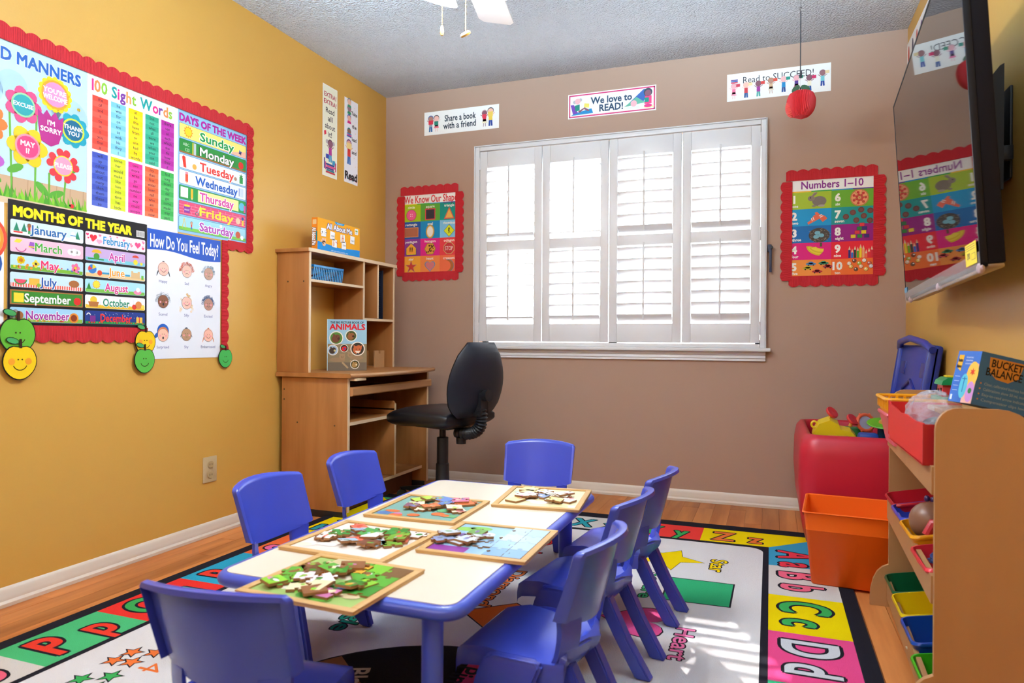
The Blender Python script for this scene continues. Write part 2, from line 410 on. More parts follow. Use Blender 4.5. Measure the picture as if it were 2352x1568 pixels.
for i in range(4):
    xa, xb = lx[i]+.0025, lx[i+1]-.0025; zb, zt = .871, 2.026
    t = thing('shutter_panel', f'white shutter panel {look[i]}, {order[i]} of four', 'shutter', (xa, 0, zb), group=None)
    sw = .047
    def part(nm, a, c, bev=.003): return MB().box(a, c, bev).build(nm, M['white'], parent=t, world=True)
    part('stile', (xa, -.018, zb), (xa+sw, .008, zt)); part('stile', (xb-sw, -.018, zb), (xb, .008, zt))
    part('rail', (xa+sw, -.016, 1.925), (xb-sw, .006, zt)); part('rail', (xa+sw, -.016, zb), (xb-sw, .006, .976)); part('rail', (xa+sw, -.016, 1.418), (xb-sw, .006, 1.478))
    for tier, (za, zc) in enumerate(((1.478, 1.925), (.976, 1.418))):
        ang = math.radians(tilts[i][tier]); n = 7; pitch = (zc-za)/n
        base = None
        for j in range(n):
            a_ = ang + math.radians(random.uniform(-1.5, 1.5))
            zz = za+pitch*(j+.5)
            if base is None:
                q = MB(); P = []
                L = .062
                for s_ in range(12):
                    th = 2*PI*s_/12; P.append((L/2*math.cos(th), .0052*math.sin(th)))
                q.prism(P, xa+sw+.002-xa, xb-sw-.002-xa, 'x')
                base = q.build('louver', M['white'], parent=t)
                lo = base
            else: lo = base.copy(); SC.collection.objects.link(lo); lo.parent = t
            lo.location = (0, -.004, zz-zb); lo.rotation_euler = (-a_, 0, 0)
        xm = (xa+xb)/2
        MB().box((xm-.005, -.052, za+.02), (xm+.005, -.042, zc+.012), .002).build('tilt_rod', M['white'], parent=t, world=True)
    if i in (0, 3):
        for zh in (.95, 1.45, 1.95):
            xx = xa if i == 0 else xb; MB().cyl((xx, -.023, zh-.035), (xx, -.023, zh+.035), .004, n=8).build('hinge', M['white'], parent=t, world=True)
# crank hook on the wall
b = MB(); b.box((2.322, -.022, 1.352), (2.342, 0, 1.392), .004); b.box((2.33, -.03, 1.245), (2.343, -.018, 1.375), .002)
t = thing('wall_hook', 'small black plastic crank on the tan wall right of the window', 'hook', (2.335, 0, 1.25))
b.build('hook_body', cm('hook_plastic', '#252c48', .5), parent=t, world=True)
MB().cyl((2.343, -.02, 1.375), (2.343, -.036, 1.375), .007, n=10).build('knob', M['black'], parent=t, world=True)
# ------------------------------------------------------------------ wall posters
R90 = PI/2
def onleft(y, z, d=.0015): return (d, y, z)          # u runs towards the back wall
def onback(x, z, d=.0015): return (x, -d, z)
def flower(p, x, y, R, col, n, pr, cc, cr, ring=None, k=1, h=3):
    for i in range(n):
        a = 2*PI*i/n; P = circ(x+R*math.cos(a), y+R*math.sin(a), pr*1.25, pr, 12); p.poly(rot2(P, x+R*math.cos(a), y+R*math.sin(a), a), col, h)
    if ring: p.circ(x, y, cr*1.18, ring, h=h+1)
    p.circ(x, y, cr, cc, h=h+2)
def d_manners(p, w, h):
    p.rect(0, 0, w, h, '#bcd9ec', 1)
    for cx, cy_, r in ((.07, .36, .06), (.16, .39, .05), (.36, .34, .07), (.28, .36, .05)): p.circ(cx, cy_, r, '#a9cde6', h=2)
    p.rect(0, 0, w, .09, '#c8a888', 2)
    for i in range(9): p.line(i*.05+.01, 0, i*.05+.012, .09, .0015, '#a5825f', 3)
    p.rect(0, 0, w, .022, '#d8c3a2', 4)
    def stem(x, y0, y1, x2): p.line(x, y0, x2, y1, .007, '#6cb33f', 3)
    for a in ((.235, .02, .32, .24), (.335, .02, .2, .352), (.16, .02, .32, .15), (.285, .02, .13, .285), (.03, .02, .3, .04)): stem(a[0], a[1], a[2], a[3])
    for x, y, a in ((.37, .16, .6), (.26, .07, 2.4), (.17, .12, .5), (.10, .08, 2.6), (.05, .1, .5), (.31, .06, .4)):
        P = circ(x, y, .03, .013, 12); p.poly(rot2(P, x, y, a), '#5aa83a', 4)
    flower(p, .305, .405, .046, '#f7d21c', 16, .013, '#dd8fc0', .042, '#f0a02a', h=5)
    p.text("YOU'RE", .303, .416, .024, '#ffffff', bold=.03, h=8); p.text('WELCOME', .305, .393, .024, '#ffffff', bold=.03, h=8, fit=.088)
    flower(p, .372, .30, .038, '#1fa0b8', 9, .019, '#15688f', .036, '#c9dd3a', h=7)
    p.text('THANK', .372, .309, .021, '#ffffff', bold=.03, h=10); p.text('YOU', .372, .289, .021, '#ffffff', bold=.03, h=10)
    P = [(.255, .235), (.245, .29), (.243, .34), (.262, .325), (.275, .345), (.29, .325), (.305, .345), (.318, .322), (.335, .335), (.332, .28), (.318, .238), (.29, .222)]
    p.poly(P, '#b32a86', 9); p.text("I'M", .29, .303, .024, '#ffffff', bold=.03, h=11); p.text('SORRY', .29, .278, .024, '#ffffff', bold=.03, h=11)
    for k in range(5):
        a = 2*PI*k/5+.3; x, y = .335+.04*math.cos(a), .165+.04*math.sin(a); p.poly(rot2(heartp(x, y, .026), x, y, a-PI/2), '#ee3a45', 8)
    p.circ(.335, .165, .036, '#f5d23a', h=9); p.circ(.335, .165, .032, '#f29ab8', h=10); p.text('PLEASE', .335, .165, .021, '#ffffff', bold=.03, h=12)
    flower(p, .21, .20, .035, '#f7c51c', 6, .028, '#e8417a', .036, '#f08c9c', h=8); p.text('MAY', .21, .21, .024, '#ffffff', bold=.03, h=12); p.text('I?', .21, .187, .024, '#ffffff', bold=.03, h=12)
    flower(p, .195, .335, .035, '#e84b84', 7, .022, '#21a0a8', .034, '#8cd0a0', h=8); p.text('EXCUSE', .195, .335, .019, '#ffffff', bold=.03, h=12)
    flower(p, .08, .25, .04, '#ee7a30', 8, .02, '#f7d21c', .036, None, h=8); flower(p, .07, .13, .04, '#b05ac0', 8, .02, '#f7d21c', .034, None, h=8)
    random.seed(3)
    for i in range(60):
        x = i/60*w; a = random.uniform(-.012, .012); p.poly([(x-.004, .02), (x+.009, .02), (x+a, random.uniform(.04, .07))], random.choice(['#8ccb3a', '#6fbb34', '#4f9f2e']), 5+(i % 3))
    p.circ(.368, .03, .008, '#e02a30', h=9); p.circ(.361, .031, .004, '#222222', h=10)
    p.circ(.392, .38, .007, '#f5c51c', h=9, ry=.005); p.line(.39, .375, .39, .386, .002, '#222222', 10); p.line(.395, .375, .395, .386, .002, '#222222', 10)
    p.text('GOOD MANNERS', .2, .485, .056, '#1f5fb8', bold=.04, h=6, fit=.40, out='#dfeef8', ob=.02)
WORDS = ['the of and a to in is you that it', 'he was for on are as with his they I', 'at be this have from or one had by words', 'but not what all were we when your can said', 'there use an each which she do how their if',
         'will up other about out many then them these so', 'some her would make like him into time has look', 'two more write go see number no way could people', 'my than first water been call who am its now', 'find long down day did get come made may part']
WC = [('#f0493c', '#f25d4e'), ('#79c6ee', '#8fd2f4'), ('#ffd400', '#ffdb28'), ('#2fa888', '#48b898'), ('#b0289c', '#bc3cab'), ('#3f55b8', '#5267c4'), ('#cddc1c', '#d8e63a'), ('#f0349a', '#f24aa8'), ('#ee6238', '#f07650'), ('#3aae50', '#54bb66')]
def d_words(p, w, h):
    tt = '100 Sight Words'; cs = ['#e8308a', '#f08a4a', '#8cc63f', 0, '#14a0a0', '#e8308a', '#7a3aa0', '#f2a05a', '#8cc63f', 0, '#14a0a0', '#e8308a', '#7a3aa0', '#f08a4a', '#8cc63f']
    x = .018; fac = .395*.93/sum(text_geo(c)[3]-text_geo(c)[2]+.1 if c != ' ' else .3 for c in tt)
    for c, co in zip(tt, cs):
        if c == ' ': x += .3*fac; continue
        g = text_geo(c); p.text(c, x, h-.045, fac, co, 'l', bold=.03, h=2, upf=1.15); x += (g[3]-g[2]+.1)*fac
    cw = (w-.03)/5
    for k in range(10):
        cx = .02+(k % 5)*cw; top = h-.083 if k < 5 else h-.083-.208; ch = .198
        ws = WORDS[k].split()
        for i, t in enumerate(ws):
            y1 = top-i*ch/10; p.rect(cx, y1-ch/10, cx+cw-.012, y1, WC[k][i % 2], 2)
            p.text(t, cx+(cw-.012)/2, y1-ch/20, .0165, '#2a2438', h=3, bold=.005)
DAYS = [('Sunday', '#f8e27a', '#1a9a4a'), ('Monday', '#2f8f3f', '#ffffff'), ('Tuesday', '#e6eef8', '#e23a32'), ('Wednesday', '#e8f0fa', '#1f5fc0'), ('Thursday', '#f4f0a0', '#d848a0'), ('Friday', '#e0507a', '#f7e03a'), ('Saturday', '#9fd8e8', '#b04ab8')]
def d_days(p, w, h):
    p.rect(0, 0, w, h, '#8fc3ea', 1); p.text('DAYS OF THE WEEK', w/2, h-.03, .044, '#b0209c', bold=.06, fit=w*.97, h=2)
    rh = (h-.06)/7
    for i, (t, bg, tc) in enumerate(DAYS):
        y1 = h-.056-i*rh; y0 = y1-rh+.008
        p.rrect(.006, y0-.0015, w-.006, y1+.0015, .006, '#3a6a9a', 2); p.rrect(.0075, y0, w-.0075, y1, .005, bg, 3); my = (y0+y1)/2
        p.text(t, w*.54, my, .052, tc, bold=.03, fit=w*(.62 if i == 3 else .5), h=7, out='#ffffff' if i in (0, 2, 4, 6) else '#174a2a' if i == 1 else None, ob=.03)
        a, b_ = .055, w-.045
        if i == 0:
            p.poly(starp(a, my, .026, 12, .75), '#f09a2a', 4); p.circ(a, my, .018, '#ffd02a', h=5); p.poly(starp(b_, my-.01, .014, 4, .5, .5), '#2a6ac8', 4)
            p.poly([(w*.6, y0), (w-.008, y0), (w-.008, y0+.03), (w*.8, y0+.014)], '#f4b8a0', 4)
        elif i == 1:
            p.rect(.0075, y0, w-.0075, y0+.006, '#a06a3a', 4); p.text('ABC', a-.012, my+.01, .018, '#d8e8d8', h=5); p.text('123', a-.005, my-.012, .018, '#d8e8d8', h=5)
            p.rect(.085, y0+.004, .098, y1-.003, '#b8c0c8', 5); p.rect(.078, y0+.004, .083, y1-.003, '#f0d030', 5); p.circ(b_+.005, my-.004, .017, '#d8302a', h=5); p.line(b_+.005, my+.012, b_+.01, my+.02, .003, '#3a8a3a', 6)
        elif i == 2:
            p.poly([(.03, y0+.006), (.045, y0+.004), (.04, y1-.008), (.03, y1-.003), (.022, y1-.01)], '#e03a2a', 5); p.circ(.09, my-.01, .012, '#f0b050', h=5); p.rect(b_-.004, y0+.006, b_+.018, my+.008, '#2a9a4a', 5); p.poly(starp(b_+.007, my+.01, .014, 6), '#2a8a3a', 6); p.circ(b_-.03, my-.008, .009, '#b08870', h=5)
        elif i == 3:
            p.rect(.04, y0+.012, .055, y1-.014, '#e8583a', 5); p.rect(.04, y1-.014, .055, y1-.004, '#f090a8', 5); p.poly([(.04, y0+.012), (.055, y0+.012), (.0475, y0+.003)], '#e8c890', 5); p.rect(b_, y0+.008, b_+.022, y1-.008, '#c8dcec', 5); p.rect(b_-.008, y0+.01, b_-.004, y1-.01, '#3a6ac8', 5)
        elif i == 4:
            p.rect(.0075, y0, w-.0075, y1, '#2a9a4a', 3.5); p.rect(.11, y0+.004, w-.055, y1-.004, '#f4f0a0', 5); p.rect(.015, y0+.008, .055, y1-.006, '#e4ecf4', 5); p.rect(.07, y0+.012, .083, y1-.006, '#f0c030', 5); p.poly([(.07, y0+.012), (.083, y0+.012), (.0765, y0+.003)], '#e8c890', 5); p.circ(b_+.012, my, .019, '#5ab8d8', h=5); p.rect(w-.02, y0+.004, w-.009, y1-.02, '#e060a0', 5)
        elif i == 5:
            for r_ in range(4):
                p.line(.008, y0+.012*r_+.006, w-.008, y0+.012*r_+.006, .0012, '#f4a8c0', 4)
                for q in range(9): p.line(.03+q*.045+(r_ % 2)*.02, y0+.012*r_+.006, .03+q*.045+(r_ % 2)*.02, min(y1, y0+.012*r_+.018), .0012, '#f4a8c0', 4)
            p.poly([(.035, y0+.01), (.065, y0+.01), (.068, my+.008), (.032, my+.008)], '#8a3aa0', 5); p.rect(.036, my+.008, .064, my+.016, '#f0d030', 5); p.text('PAINT', .05, my-.006, .01, '#f0f0f0', h=6)
            p.arc(.105, y0+.014, .008, .003, 0, 2*PI*.99, '#2a7a7a', 5); p.arc(.125, y0+.016, .008, .003, 0, 2*PI*.99, '#2a7a7a', 5); p.line(.11, y0+.02, .125, y1-.006, .004, '#c8d8e0', 5); p.circ(b_-.012, my-.005, .015, '#e8c8a8', h=5); p.rect(b_+.012, y0+.006, b_+.025, my+.01, '#e8d040', 5); p.circ(b_+.018, my+.01, .008, '#2a4a9a', h=6)
        else:
            p.rect(.0075, y0, w-.0075, y0+.014, '#7cc850', 4); p.line(.025, y0+.01, .035, y1-.006, .003, '#e8c850', 5); p.line(.045, y0+.01, .035, y1-.006, .003, '#e8c850', 5); p.kid(.075, y0+.008, .035, '#d8a080', '#e0503a', '#3a6ac8', h=5); p.circ(b_-.012, my-.004, .016, '#c85a3a', h=5); p.circ(b_+.014, my-.014, .01, '#f4f4f4', h=5); p.circ(w*.6, y1-.01, .008, '#ffffff', h=4)
MON = [('January', '#cfe6f2', '#1f6ab0'), ('February', '#fbe0ea', '#2a8ac8'), ('March', '#f2c0d4', '#4aa83a'), ('April', '#c3a8d8', '#c838a0'), ('May', '#b8dcf0', '#e0286a'), ('June', '#bfe0f2', '#f0a030'), ('July', '#c8e4f4', '#1f5ab0'), ('August', '#a8dcf0', '#d8308a'), ('September', '#3a8a30', '#ffffff'), ('October', '#e8ecf0', '#1a8a6a'), ('November', '#a0d0ec', '#a0289a'), ('December', '#1f3a8a', '#e8302a')]
def d_months(p, w, h):
    p.rect(0, 0, w, h, '#17151a', 1); p.text('MONTHS OF THE YEAR', w*.45, h-.035, .046, '#f7e21c', bold=.07, fit=w*.84, h=3)
    p.rect(w-.05, h-.055, w-.012, h-.03, '#e8e8e8', 3)
    for i in range(10): p.line(w-.047+i*.0034, h-.052, w-.047+i*.0034, h-.033, .0015, '#333333', 4)
    cw = (w-.024)/2; rh = (h-.068)/6; random.seed(11)
    for k, (t, bg, tc) in enumerate(MON):
        c, r = k % 2, k//2; xa = .008+c*(cw+.008); xb = xa+cw; y1 = h-.064-r*rh; y0 = y1-rh+.009; my = (y0+y1)/2; mx = (xa+xb)/2
        p.rrect(xa, y0, xb, y1, .006, bg, 2)
        g = {0: '#f2f6fa', 4: '#7cb83a', 5: '#e8c890', 6: '#e8483a', 7: '#7cc050', 9: '#e8c030', 10: '#8cbc4a', 3: '#7ac8d8', 11: '#2a8a4a'}.get(k)
        if g: p.rect(xa+.002, y0+.001, xb-.002, y0+(.014 if k != 11 else .01), g, 3)
        if k == 0:
            for x in (.02, .045, .09, .235): p.poly([(xa+x-.01, y0+.012), (xa+x+.01, y0+.012), (xa+x, y1-.008)], '#2a8a6a', 4)
            p.kid(xa+.062, y0+.006, .036, '#a0683a', '#e0403a', '#2a9a50', h=5); p.circ(xb-.04, y0+.014, .011, '#ffffff', h=5); p.circ(xb-.04, y0+.029, .008, '#ffffff', h=5); p.line(xb-.05, y0+.023, xb-.03, y0+.023, .003, '#3a8ac8', 6); p.rect(xa+.01, y0+.006, xa+.04, y0+.011, '#d8302a', 5)
        elif k == 1 or k == 11 and 0:
            for i in range(26):
                x, y = random.uniform(xa+.008, xb-.008), random.uniform(y0+.006, y1-.006); p.poly(heartp(x, y, random.choice([.004, .006])), random.choice(['#e8306a', '#f07aa0', '#f09abc']), 3)
            p.poly(heartp(xa+.032, my+.004, .015), '#e0283a', 4); p.poly(heartp(xb-.035, my, .014), '#f0508a', 4); p.poly(heartp(xa+.055, my-.008, .011), '#f8a8c8', 5)
        elif k == 2:
            p.poly([(xa+.06, my-.002), (xa+.085, my-.012), (xa+.095, my+.012), (xa+.065, my+.015)], '#9a5ac0', 4); p.line(xa+.06, my-.002, xa+.09, my-.002, .004, '#f0d030', 5); p.poly([(xa+.012, my+.008), (xa+.03, my+.006), (xa+.04, my+.018), (xa+.02, my+.019)], '#e8d848', 4); p.arc(xa+.035, my-.004, .018, .003, PI*1.1, PI*1.9, '#c04a8a', 4)
            for dx, r_ in ((-.05, .01), (-.035, .013), (-.02, .01)): p.circ(xb+dx, my-.002, r_, '#ffffff', h=4)
        elif k == 3:
            p.circ(xa+.045, my-.006, .012, '#4a9a3a', h=5); p.rect(xa+.01, y0+.006, xa+.075, y0+.011, '#3a8a4a', 4); p.poly(circ(xa+.045, my+.007, .02, .013, 10, 0, PI), '#e8b030', 6); p.poly(circ(xb-.045, my+.007, .015, .01, 10, 0, PI), '#d84a3a', 6); p.circ(xb-.045, y0+.014, .01, '#f7d83a', h=5); p.circ(xb-.018, y0+.01, .006, '#f7d83a', h=5)
        elif k == 4:
            for i in range(24): p.circ(random.uniform(xa+.01, xb-.01), random.uniform(y0+.006, y0+.018), random.uniform(.0025, .005), random.choice(['#e8403a', '#f0d030', '#f07ab0', '#3a6ac8', '#f09030']), h=5, n=8)
            flower(p, xa+.035, my+.008, .008, '#f7d21c', 8, .005, '#c87820', .006, h=4); flower(p, xa+.085, my, .006, '#f0d840', 4, .006, '#3a3a3a', .004, h=4); flower(p, xb-.03, my, .009, '#f07aa8', 5, .007, '#f0d030', .005, h=5)
        elif k == 5:
            p.circ(xa+.028, my+.004, .017, '#3a7ac8', h=5); p.poly([(xa+.028, my+.004)]+circ(xa+.028, my+.004, .017, n=6, a0=.4, a1=1.5), '#f0d030', 6); p.poly([(xa+.028, my+.004)]+circ(xa+.028, my+.004, .017, n=6, a0=2.4, a1=3.5), '#e0403a', 6); p.circ(xa+.058, my-.008, .01, '#d84a2a', h=6)
            p.rect(xb-.065, y0+.008, xb-.025, my+.006, '#d8b888', 5); p.rect(xb-.065, my+.006, xb-.055, my+.012, '#d8b888', 5); p.rect(xb-.035, my+.006, xb-.025, my+.012, '#d8b888', 5); p.rect(xb-.018, y0+.006, xb-.008, my-.002, '#6ab84a', 5); p.rect(xa+.05, y0+.013, xb-.07, y0+.02, '#3a9ac8', 3.5)
        elif k == 6:
            for i in range(30): p.rect(xa+.004+i*.0085, y0+.001, xa+.008+i*.0085, y0+.014, '#f6e4e0', 4)
            p.poly(circ(xa+.034, my+.002, .022, .018, 12, PI, 2*PI), '#3a9a4a', 5); p.poly(circ(xa+.034, my+.002, .018, .014, 12, PI, 2*PI), '#e8506a', 6); p.rect(xa+.062, y0+.01, xa+.098, my+.008, '#e8b848', 5); p.poly(circ(xb-.035, my, .02, .013, 12), '#a8683a', 5); p.circ(xa+.095, y0+.01, .007, '#8ac03a', h=6)
        elif k == 7:
            p.poly(starp(xa+.045, my+.006, .017, 12, .75), '#f5a623', 4); p.circ(xa+.045, my+.006, .0125, '#ffd83a', h=5); p.circ(xb-.035, y0+.012, .018, '#f08ab0', h=5, ry=.009); p.circ(xb-.033, y0+.022, .009, '#f4f4f4', h=6)
            p.poly([(xa+.006, y0+.012), (xa+.024, y0+.012), (xa+.015, my+.012)], '#2f8a3a', 4)
        elif k == 8:
            for a in ((xa, y0, xb, y0+.004), (xa, y1-.004, xb, y1), (xa, y0, xa+.005, y1), (xb-.005, y0, xb, y1)): p.rect(*a, '#a8703a', 3)
            p.rect(xa+.012, y0+.008, xa+.045, y1-.01, '#f0d83a', 5); p.circ(xb-.022, my-.004, .014, '#d8302a', h=5); p.line(xb-.022, my+.008, xb-.017, my+.017, .003, '#3a8a3a', 6); p.line(mx-.01, y0+.009, mx+.01, y0+.009, .002, '#ffffff', 5)
        elif k == 9:
            for i in range(14): p.rect(xa+.01+i*.018, y0+.012, xa+.022+i*.018, y1-.008, '#f8f8f8', 3)
            p.poly([(xa+.018, y0+.006), (xa+.05, y0+.006), (xa+.056, my), (xa+.012, my)], '#b07038', 5); p.circ(xa+.034, my+.006, .014, '#e8c83a', h=4); p.circ(xb-.05, y0+.012, .01, '#d83a2a', h=5); p.circ(xb-.03, my-.004, .015, '#d8884a', h=5); p.circ(xb-.01, y0+.014, .008, '#e8d050', h=6)
        elif k == 10:
            p.circ(xa+.03, my-.002, .014, '#a86a3a', h=5); p.circ(xa+.018, my+.006, .011, '#8a8a90', h=4); p.circ(xb-.035, my-.006, .018, '#e08a2a', h=5); p.circ(xb-.035, my-.006, .012, '#8a3a1a', h=6)
            for i in range(14): p.circ(random.uniform(xa+.04, xb-.01), y0+.005, .003, random.choice(['#d86a2a', '#c83a2a', '#e8b030']), h=5, n=8)
        else:
            for i in range(24): p.circ(random.uniform(xa+.006, xb-.006), random.uniform(my, y1-.004), .0012, '#ffffff', h=4, n=6); p.circ(xa+.006+i*.0105, y0+.006, .003, random.choice(['#d8302a', '#2a9a4a', '#4ab85a']), h=5, n=8)
            p.rect(xa+.02, y0+.008, xa+.042, my+.006, '#7a2a8a', 5); p.arc(xa+.014, my+.008, .007, .0035, 0, PI, '#f0f0f0', 5); p.rect(xb-.04, y0+.008, xb-.012, my+.006, '#e8b848', 5); p.line(xb-.026, y0+.008, xb-.026, my+.006, .004, '#d8303a', 6)
        p.text(t, mx+(.0 if k not in (4, 8) else .005 if k == 4 else 0), my, .041, tc, bold=.02, fit=[.13, .115, .095, .068, .064, .07, .06, .1, .165, .115, .155, .135][k], h=8, out='#f4f4f4' if k not in (8, 11) else None, ob=.025)
def d_feel(p, w, h):
    p.rect(0, 0, w, h, '#e6ebf4', 1)
    top = [(0, h), (w, h), (w, h-.095)]+[(w*(1-i/12), h-.085-.008*math.sin(i/12*2*PI)-.01*(1-i/12)) for i in range(13)]
    p.poly(top, '#1f55c0', 2); p.text('How Do You Feel Today?', w/2, h-.045, .05, '#f4f6fa', bold=.02, fit=w*.93, upf=1.5, h=4)
    F = [('Happy', '#f4c0b0', 'smile'), ('Sad', '#f2bfae', 'frown'), ('Angry', '#c09a88', 'flat'), ('Scared', '#8a5a42', 'open'), ('Silly', '#f2c2b2', 'smile'), ('Excited', '#b88878', 'smile'), ('Surprised', '#f2c0a8', 'open'), ('Shy', '#b89070', 'flat'), ('Embarrassed', '#f4bca8', 'smile')]
    hair = ['#3a4654', '#e87a5a', '#6a8aa0', '#8a9aa8', '#f0c05a', '#3a5a90', '#e8884a', '#4a6a8a', '#ee9a70']
    random.seed(5)
    for i, (t, sk, md) in enumerate(F):
        x = w*(.2+.31*(i % 3)); y = h-.155-(i//3)*.135; r = .028
        if i in (0, 8, 7):
            for a in range(26):
                th = PI*(.02+.96*a/25) if i != 7 else PI*(.1+.8*a/25); L = (.055 if i != 7 else .03)*abs(math.cos(th))+.006
                x1, y1 = x+r*.98*math.cos(th), y+r*.98*math.sin(th); p.line(x+r*.1*math.cos(th), y+r*1.1, x1*1.0+math.cos(th)*.006, y1-L*.55, .002, hair[i], 7 if i != 7 else 2)
            if i != 7: p.circ(x, y, r*.98, sk, h=7.5); 
        elif i == 6:
            p.circ(x, y+r*.5, r*1.05, '#2060c0', h=6); p.poly(rot2(circ(x-r*1.2, y-.004, .016, .008, 12), x-r*1.2, y, .8), '#2060c0', 6); p.circ(x, y+.004, r*.95, hair[i], h=7)
        else:
            for a in range(70 if i in (1, 5) else 36):
                th = random.uniform(0, PI) if i != 4 else random.uniform(-.5, PI+.5); rr = r*random.uniform(.95, 1.35)
                xx, yy = x+rr*math.cos(th), y+rr*math.sin(th)-(.035*abs(math.cos(th)) if i in (4,) else 0)*random.random()
                p.arc(xx, yy, .004, .0012, 0, 2*PI*.95, hair[i], 2, n=7)
        p.face(x, y-(.003 if i in (0, 6, 8) else 0), r*.93, sk, md, h=8)
        p.text(t, x, y-.052, .0165, '#3a4a9a', h=3)
def d_globe(p, w, h):
    p.rect(0, 0, w, h, '#eef0f2', 1)
    for i, c in enumerate(['#e0503a', '#f09a3a', '#f2d83a', '#6ab84a', '#2a8ac8']): p.arc(w-.07, h-.12, .075-i*.011, .0105, -PI*.4, PI*.55, c, 3+i)
    p.circ(w-.06, .22, .055, '#2a5aa8', h=3); p.circ(w-.07, .23, .036, '#c89878', h=4); p.circ(w-.07, .25, .036, '#2a2030', h=4.5, ry=.02)
    p.text('FRIENDS', .2, h-.06, .05, '#c83a6a', bold=.03, h=4)
G1 = 'posters of the bulletin display on the yellow wall'
poster('poster', 'Good Manners poster with talking flowers, at the upper left of the display', 'poster', .425, .54, d_manners, onleft(-2.52, 1.315), R90, m=M['gloss'])
poster('poster', '100 Sight Words poster with ten coloured word columns', 'poster', .414, .545, d_words, onleft(-2.094, 1.308), R90, bg='#efefef', m=M['gloss'])
poster('poster', 'Days of the Week poster with seven day banners', 'poster', .41, .518, d_days, onleft(-1.681, 1.325), R90, m=M['gloss'])
poster('poster', 'black Months of the Year poster with twelve month banners', 'poster', .54, .415, d_months, onleft(-2.374, .915, .003), R90, m=M['gloss'])
poster('poster', 'How Do You Feel Today poster with nine faces under a blue heading', 'poster', .395, .525, d_feel, onleft(-1.832, .793, .002), R90, bg='#e6ebf4', m=M['gloss'])
poster('poster', 'white poster with a rainbow cut off by the left edge of the photo', 'poster', .40, .42, d_globe, onleft(-2.785, .895, .002), R90, m=M['gloss'])
def strip(label, L, wd, loc, rot, m, n=None, group=None, phase=0):
    """scalloped border, local x along, scallops towards +z"""
    n = n or max(2, round(L/.051)); P = [(0, 0), (L, 0)]; k = n*8
    for i in range(k+1):
        t = 1-i/k; P.append((t*L, wd-.011+.011*abs(math.sin(PI*(t*n+phase)))**.85))
    b = MB(); b.prism(P, 0, -.0016, 'y')
    o = b.build('border_strip', m, loc=loc, sharp=None, label=label, category='border strip'); o.rotation_euler = rot; return o
LB = lambda y, z, d=.0045: (d, y, z)
strip('red scalloped border strip along the top of the poster display', 1.68, .058, LB(-2.93, 1.842), (0, 0, R90), M['red_border'])
strip('red scalloped border strip right of the Days of the Week poster', .60, .046, LB(-1.276, 1.888, .006), (0, R90, R90), M['red_border'])
strip('short red scalloped border strip under the Days of the Week poster', .16, .046, LB(-1.236, 1.329, .0055), (PI, 0, -R90), M['red_border'])
strip('red scalloped border strip right of the feelings poster', .52, .044, LB(-1.432, 1.325, .005), (0, R90, R90), M['red_border'])
strip('red scalloped border strip under the months poster', 1.1, .06, LB(-1.83, .918, .0045), (PI, 0, -R90), M['red_border'])
def apple_cut(y, z, r, col, label, smile=True, d=.009):
    t = thing('paper_apple', label, 'paper cutout', (d, y, z), R90)
    P = []
    for i in range(28):
        a = 2*PI*i/28; rr = r*(1-.13*math.cos(2*(a-PI/2))*0)*(1 if math.sin(a) < 0 else 1-.22*max(0, math.sin(a))**10); P.append((rr*math.cos(a)*(.98 if math.sin(a) > 0 else .98-.12*math.sin(a)**2), rr*1.12*math.sin(a)*.95))
    p = Print(); p.LS = .0004; p.col = lin('#1c1a18'); p.prism([(u*1.06, v*1.06) for u, v in P], 0, -.0015, 'y')
    p.LS = .0003; p.poly(P, col, 8); tc = '#3a2a10'
    p.arc(0, -r*.1, r*.42, r*.05, PI*1.12, PI*1.88, tc, 10); p.circ(-r*.12, r*.12, r*.05, tc, h=10, n=8); p.circ(r*.12, r*.12, r*.05, tc, h=10, n=8)
    if col[1:3] > 'a0': p.circ(-r*.5, 0, r*.2, '#f0a030', h=9); p.circ(r*.5, 0, r*.2, '#f0a030', h=9)
    p.build('apple_body', M['card'], parent=t, sharp=None)
    q = Print(); q.LS = .0004; q.col = lin('#3a2418'); q.prism([(-.05*r, r*.8), (.12*r, r*.8), (.1*r, r*1.35), (-.02*r, r*1.35)], -.001, -.003, 'y'); q.col = lin('#1c2a18')
    lf = rot2(circ(-r*.45, r*1.25, r*.4, r*.2, 12), -r*.45, r*1.25, -.25); q.prism(lf, -.001, -.0028, 'y'); q.poly(rot2(circ(-r*.45, r*1.25, r*.36, r*.16, 12), -r*.45, r*1.25, -.25), '#4aa860', 9)
    q.build('apple_leaf', M['card'], parent=t, sharp=None); return t
apple_cut(-2.345, .885, .058, '#66b83a', 'large green smiling paper apple at the left end of the display')
apple_cut(-2.34, .797, .055, '#f2cc1c', 'large yellow smiling paper apple, lowest at the left end', d=.013)
apple_cut(-1.845, .862, .047, '#f2cc1c', 'yellow smiling paper apple below the December banner')
apple_cut(-1.852, .79, .047, '#5ab84a', 'green smiling paper apple at the lower left corner of the feelings poster', d=.013)
apple_cut(-1.412, .79, .041, '#4ab85a', 'small green smiling paper apple at the lower right corner of the feelings poster')
